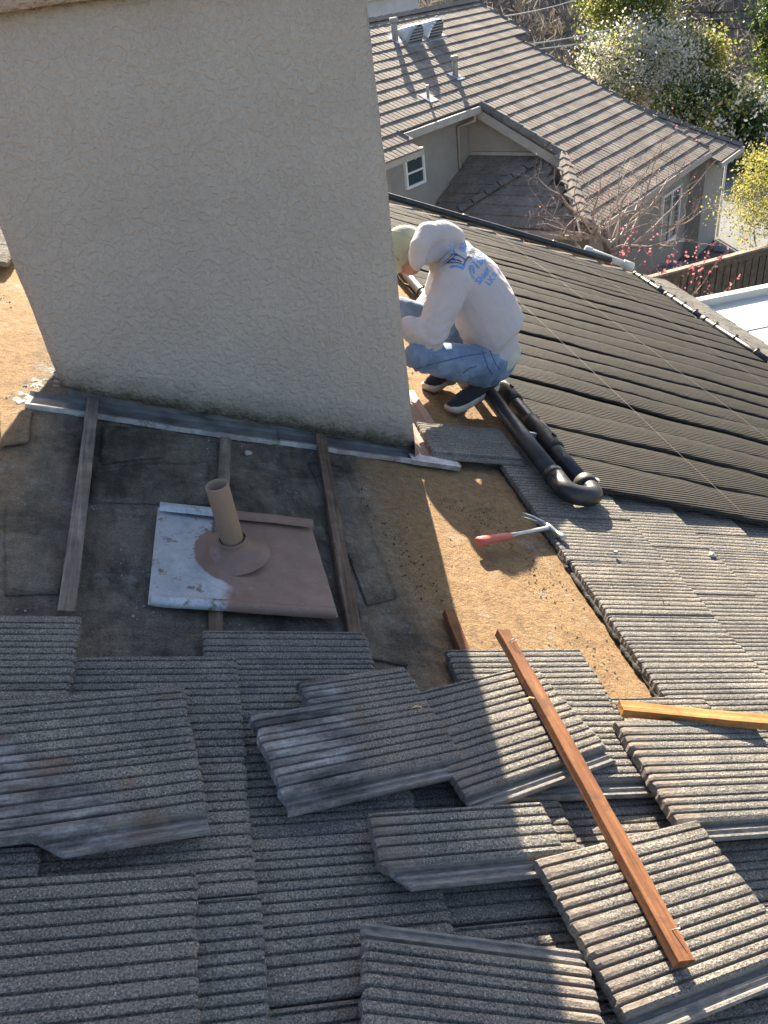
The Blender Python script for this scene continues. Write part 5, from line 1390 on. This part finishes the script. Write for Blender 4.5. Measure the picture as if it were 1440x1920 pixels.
body = fuse(mb, .0075, 3)
n_ = len(body.vertices); inv = person_m.inverted(); body.transform(inv)
person = obj('person', body, M['skin'], None, person_m)
tag(person, 'roofer in pale hoodie, faded jeans and sage cap crouching behind the chimney', 'person')
def dress(name, me, mat, parent=person):
    me.transform(WM[parent.name].inverted()); return obj(name, me, mat, parent)
# jeans
mb = MB()
loft(mb, [(S[0] - US * .10, LF, BN, .14, .11), (S[0] - US * .04, LF, BN, .185, .145), (S[0] + US * .02, LF, BN, .18, .14), (S[0] + US * .09, LF, BN, .165, .13)])
for hp_, kn, an, sg in ((hipL, knL, anL, 1), (hipR, knR, anR, -1)):
    k2 = kn.lerp(an, .12) 
    limb(mb, [hp_, hp_.lerp(kn, .5), kn], [.110, .090, .070])
    limb(mb, [kn, k2, kn.lerp(an, .5), an.lerp(kn, .12), an.lerp(kn, -.02)], [.068, .070, .066, .058, .060])
def wr_j(p):
    k = max(0, 1 - (p - knL).length / .17) + max(0, 1 - (p - anL).length / .13) + .8 * max(0, 1 - (p - hipL).length / .16)
    return .006 * fbm(p.x * 9, p.y * 9, p.z * 16, 3) + .005 * fbm(p.x * 30, p.y * 14, p.z * 40, 2) + .008 * k * math.sin(p.x * 95 - p.z * 60 + 5 * fbm(p.x * 8, p.y * 8, p.z * 8))
jeans = dress('jeans', fuse(mb, .011, 4, wr_j), M['denim'])
pinv = WM['person'].copy()
jb = BVHTree.FromPolygons([pinv @ v.co for v in jeans.data.vertices], [tuple(p.vertices) for p in jeans.data.polygons])
def jseam(pxs, r_=.0028):
    pts = []
    for (x0, y0), (x1, y1) in zip(pxs[:-1], pxs[1:]):
        for k in range(6):
            h = jb.ray_cast(CAM, ray(x0 + (x1 - x0) * k / 6, y0 + (y1 - y0) * k / 6))
            if h[0] is not None and h[0].y > 3.2: pts.append(h[0] + h[1] * .0005)
    if len(pts) > 2: mb = MB(); mb.tube(pts, r_, 5); dress('seam', mb.mesh('seam'), M['denim_seam'], jeans)
jseam([(778, 692), (820, 680), (870, 668), (920, 660)]); jseam([(868, 700), (880, 690), (896, 686)]); jseam([(905, 660), (915, 690), (925, 702)]); jseam([(918, 658), (930, 684), (938, 694)])
# undershirt below the hem, then hoodie
mb = MB(); loft(mb, [(S[0] - US * .075 + BN * .03, LF, BN, .165, .130), (S[0] + US * .0 + BN * .02, LF, BN, .188, .150), (S[0] + US * .10 + BN * .01, LF, BN, .18, .145)])
dress('undershirt', fuse(mb, .012, 4, wr_j), M['undershirt'])
mb = MB()
loft(mb, [(S[0] + US * .015 + BN * .012, LF, BN, .190, .155), (S[0] + US * .06 + BN * .01, LF, BN, .205, .168), (S[1] + BN * .01, LF, BN, .215, .175), (S[2], LF, BN, .215, .172), (S[3], LF, BN, .215, .160), (S[4], LF, BN, .200, .135), (S[4].lerp(S[5], .6), LF, BN, .14, .11), (S[5], LF, BN, .085, .085)])
limb(mb, [S[4] + LF * .08, shL, shL.lerp(elL, .5), elL, elL.lerp(wrL, .35), wrL.lerp(elL, .12), wrL], [.11, .098, .086, .080, .074, .058, .046])
limb(mb, [S[4] - LF * .08, shR, shR.lerp(elR, .5), elR, wrR.lerp(elR, .12), wrR], [.11, .096, .084, .076, .058, .046])
def wr_h(p):
    a = max(0, 1 - (p - elL).length / .16); b = max(0, 1 - (p - (S[0] + US * .09)).length / .22); c = max(0, 1 - (p - shL).length / .2)
    f = (p - S[0]).dot(US)
    g = (p - S[0]).dot(LF); fold = math.sin(f * 46 - g * 30 + 7 * fbm(p.x * 4, p.y * 4, p.z * 4, 2))
    return .007 * fbm(p.x * 6, p.y * 6, p.z * 7, 3) + .005 * max(0, fold) ** 2 * max(0, fbm(p.x * 3, p.y * 3, p.z * 3 + 4, 2) + .35) + .012 * a * math.sin(p.z * 130 + 6 * fbm(p.x * 9, p.y * 9, p.z * 3)) * .7 + .010 * b * math.sin(f * 105 + 5 * fbm(p.x * 6, p.y * 6, 1)) + .008 * c * fbm(p.x * 20, p.y * 12, p.z * 12, 2)
hood_me = fuse(mb, .010, 5, wr_h)
bvh = BVHTree.FromPolygons([v.co.copy() for v in hood_me.vertices], [tuple(p.vertices) for p in hood_me.polygons])
hoodie = dress('hoodie', hood_me, M['hoodie'])
mb = MB()       # ribbed waistband
for i in range(41):
    t = 2 * math.pi * i / 40; c = S[0] + US * .03 + BN * .012
    for (f, rr) in ((-.035, 1.0), (-.02, 1.045), (.02, 1.045), (.03, 1.0)): mb.v.append(tuple(c + US * f + LF * (.193 * rr * math.cos(t)) + BN * (.158 * rr * math.sin(t))))
for i in range(40):
    for k in range(3): a = i * 4 + k; mb.f.append((a, a + 1, a + 5, a + 4)); mb.sm.append(True)
dress('waistband', mb.mesh('waistband'), M['hoodie'], hoodie)
mb = MB()       # hood bunched behind the neck
hc = P(822, 452, 3.80)
pts = []
ctr = [(782, 492, 3.66), (786, 462, 3.68), (800, 440, 3.74), (828, 438, 3.82), (852, 446, 3.90), (856, 456, 3.96), (838, 452, 4.02)]
limb(mb, [P(*c) for c in ctr], [.040, .052, .062, .066, .058, .05, .04])
limb(mb, [P(800, 478, 3.74), P(822, 465, 3.80), P(845, 468, 3.88)], [.055, .066, .055])
limb(mb, [P(782, 498, 3.70), P(776, 478, 3.76), P(785, 452, 3.84)], [.030, .036, .03])
def wr_hd(p): return .004 * fbm(p.x * 9, p.y * 9, p.z * 9, 2)
dress('hood', fuse(mb, .009, 12, wr_hd), M['hoodie'], hoodie)
# cap
mb = MB(); n = 24
cc = hd + UH * .030
for i in range(9):
    ph = math.pi / 2 * i / 8
    for k in range(n):
        t = 2 * math.pi * k / n; rr = .1085 * math.cos(ph) if i < 8 else .002
        w_ = 1 + .010 * math.cos(6 * t)
        mb.v.append(tuple(cc + LF * (rr * .90 * w_ * math.cos(t)) + FH * (rr * 1.10 * w_ * math.sin(t)) + UH * (.118 * math.sin(ph) - .02)))
for i in range(8):
    for k in range(n): k2 = (k + 1) % n; mb.f.append((i * n + k, i * n + k2, (i + 1) * n + k2, (i + 1) * n + k)); mb.sm.append(True)
for k in range(n):
    t = 2 * math.pi * k / n; mb.v.append(tuple(cc + LF * (.098 * math.cos(t)) + FH * (.115 * math.sin(t)) - UH * .055))
b = 9 * n
for k in range(n): k2 = (k + 1) % n; mb.f.append((k2, k, b + k, b + k2)); mb.sm.append(True)
cap = dress('cap', mb.mesh('cap'), M['cap_cloth'])
mb = MB()
for i in range(5):
    for k in range(13):
        t = math.pi * (.12 + .76 * k / 12); q_ = .118 + .078 * (i / 4) * math.sin(t) ** .7
        mb.v.append(tuple(cc + LF * ((.096 + .004 * i) * math.cos(t)) + FH * (q_ * math.sin(t)) - UH * (.045 + .02 * i / 4)))
for i in range(4):
    for k in range(12): a = i * 13 + k; mb.f.append((a, a + 1, a + 14, a + 13)); mb.sm.append(True)
dress('brim', mb.mesh('brim'), M['cap_cloth'], cap)
mb = MB()
pts = [cc + LF * (.101 * math.cos(t)) + FH * (.121 * math.sin(t)) - UH * (.030 - .012 * abs(math.cos(t))) for t in [math.pi * (1.15 + .7 * k / 14) for k in range(15)]]
for p in pts: mb.v += [tuple(p - UH * .011), tuple(p + UH * .011)]
for k in range(14): mb.f.append((2 * k, 2 * k + 2, 2 * k + 3, 2 * k + 1)); mb.sm.append(True)
dress('strap', mb.mesh('strap'), M['cap_strap'], cap)
for k in range(6):
    t = math.pi * k / 3 + .3; pts = []
    for i in range(9):
        ph = math.pi / 2 * i / 8; rr = .1085 * math.cos(ph) * 1.012; pts.append(cc + LF * (rr * .90 * (1 + .01 * math.cos(6 * t)) * math.cos(t)) + FH * (rr * 1.10 * math.sin(t)) + UH * (.1185 * math.sin(ph) - .02))
    mb = MB(); mb.tube(pts, .0016, 5); dress('seam', mb.mesh('seam'), M['cap_cloth'], cap)
ball_mb = MB(); ball(ball_mb, cc + UH * .100, .010, (1, 1, .5), RH); dress('button', ball_mb.mesh('button'), M['cap_cloth'], cap)
# shoes
def shoe(toe, heel, upv, ankle):
    L = (heel - toe).length; d = (toe - heel).normalized(); z = (upv - d * upv.dot(d)).normalized(); x = d.cross(z)
    mb = MB()
    for f, a, b0, h in ((0.02, .022, 0, .030), (.10, .036, 0, .052), (.25, .038, 0, .082), (.40, .040, 0, .088), (.55, .043, 0, .072), (.72, .047, 0, .058), (.88, .042, 0, .046), (.97, .026, 0, .034)):
        c = heel + d * L * f + z * .022
        for k in range(16):
            t = 2 * math.pi * k / 16; mb.v.append(tuple(c + x * a * math.cos(t) + z * ((h) * max(0, math.sin(t)) + .004 * min(0, math.sin(t)))))
    for i in range(7):
        for k in range(16): k2 = (k + 1) % 16; mb.f.append((i * 16 + k, i * 16 + k2, (i + 1) * 16 + k2, (i + 1) * 16 + k)); mb.sm.append(True)
    mb.f.append(tuple(reversed(range(16)))); mb.f.append(tuple(112 + k for k in range(16))); mb.sm += [True, True]
    s = dress('shoe', fuse(mb, .006, 3), M['shoe'])
    mb = MB(); outl = [(-.01, 0), (.0, .024), (.04, .036), (.25, .041), (.45, .040), (.62, .048), (.78, .051), (.9, .044), (.98, .026), (1.015, 0)]
    poly = [(f, a) for f, a in outl] + [(f, -a) for f, a in reversed(outl[1:-1])]; n = len(poly)
    for (zz, sc) in ((-.004, .95), (.004, 1.03), (.020, 1.05), (.030, .98)):
        for f, a in poly:
            lift = .014 * max(0, (f - .85) / .15) ** 2 + .010 * max(0, (.12 - f) / .12)
            mb.v.append(tuple(heel + d * L * ((f - .5) * (1 + (sc - 1) * .4) + .5) + x * a * sc + z * (zz + lift)))
    for i in range(3):
        for k in range(n): k2 = (k + 1) % n; mb.f.append((i * n + k, i * n + k2, (i + 1) * n + k2, (i + 1) * n + k)); mb.sm.append(True)
    mb.f.append(tuple(reversed(range(n)))); mb.f.append(tuple(3 * n + k for k in range(n))); mb.sm += [False, False]
    me = mb.mesh('sole'); fix_normals(me); dress('sole', me, M['sole'], s)
    mb = MB()
    for k in range(4):
        c = heel + d * L * (.44 + .075 * k) + z * (.102 - .010 * k); mb.tube([c - x * .026, c + z * .006, c + x * .026], .0035, 6)
    dress('laces', mb.mesh('laces'), M['shoe'], s)
toeL = R(1.545, 3.50, DW + .010); heelL = P(930, 728, 3.655)
shoe(toeL, heelL, N_ + Vector((-.2, 0, .3)), anL)
toeR = R(1.49, 3.76, DW + .010); heelR = R(1.70, 3.93, DW + .055)
shoe(toeR, heelR, N_ + Vector((-.1, 0, .3)), anR)
for an, kn, hl in ((anL, knL, heelL), (anR, knR, heelR)):
    mb = MB(); limb(mb, [an.lerp(kn, .12), an, hl + (toeL - heelL).normalized() * .06 + Vector((0, 0, .06))], [.046, .044, .040]); dress('sock', fuse(mb, .008, 3), M['sock'])
# print on the back of the hoodie, wrapped on the cloth
def hit(x, y):
    h = bvh.ray_cast(CAM, ray(x, y)); return h[0], h[1]
def wrap(me, org, ax, ay, az, off=.0035, maxe=.012):
    bm = bmesh.new(); bm.from_mesh(me); bmesh.ops.triangulate(bm, faces=bm.faces)
    for _ in range(3):
        es = [e for e in bm.edges if e.calc_length() > maxe]
        if not es: break
        bmesh.ops.subdivide_edges(bm, edges=es, cuts=1); bmesh.ops.triangulate(bm, faces=bm.faces)
    for v in bm.verts:
        p = org + ax * v.co.x + ay * v.co.y; h = bvh.ray_cast(p + az * .25, -az)
        v.co = (h[0] + az * off) if h[0] else p
    bm.to_mesh(me); bm.free(); return me
def text_mesh(s, size):
    cu = bpy.data.curves.new('t', 'FONT'); cu.body = s; cu.size = size; cu.offset = size * .012; cu.resolution_u = 2
    o = bpy.data.objects.new('t', cu); COL.objects.link(o); dg = bpy.context.evaluated_depsgraph_get()
    me = bpy.data.meshes.new_from_object(o.evaluated_get(dg)); bpy.data.objects.remove(o); return me
TX = -LF; TX = (TX - BN * TX.dot(BN)).normalized(); TY = BN.cross(TX)
if TY.dot(US) < 0: TY = -TY
def letter(s, px, size, mat, name='lettering'):
    org, nr = hit(*px)
    if org is None: return
    dress(name, wrap(text_mesh(s, size), org, TX, TY, BN), M[mat], hoodie)
letter('(916) 6', (884, 521), .066, 'print_blue'); letter('Shield', (897, 535), .044, 'print_blue'); letter('LIC #', (916, 537), .040, 'print_blue')
letter('ROOFING', (884, 488), .036, 'print_dark'); letter('SHIELD', (873, 474), .038, 'print_blue')
org, nr = hit(866, 503)
if org is not None:
    mb = MB()
    def stroke(pts, w_):
        for (x0, y0), (x1, y1) in zip(pts[:-1], pts[1:]):
            d = Vector((x1 - x0, y1 - y0, 0)).normalized(); nx = Vector((-d.y, d.x, 0)) * w_ / 2; a, b = Vector((x0, y0, 0)) - d * w_ * .4, Vector((x1, y1, 0)) + d * w_ * .4
            mb.add([a - nx, b - nx, b + nx, a + nx], [(0, 1, 2, 3)])
    stroke([(.03, .0), (.0, .0), (.0, .075), (.05, .115), (.10, .08)], .014)
    dress('logo', wrap(mb.mesh('logo'), org, TX, TY, BN, .0035, .012), M['print_blue'], hoodie)
    mb = MB()
    stroke([(.022, .014), (.04, .055), (.03, .08)], .008); stroke([(.04, .02), (.06, .05), (.052, .085), (.075, .07)], .009); stroke([(.07, .012), (.085, .045), (.10, .06)], .008); stroke([(.02, .004), (.11, .004)], .007)
    dress('logo', wrap(mb.mesh('logo'), org, TX, TY, BN, .0040, .012), M['print_dark'], hoodie)
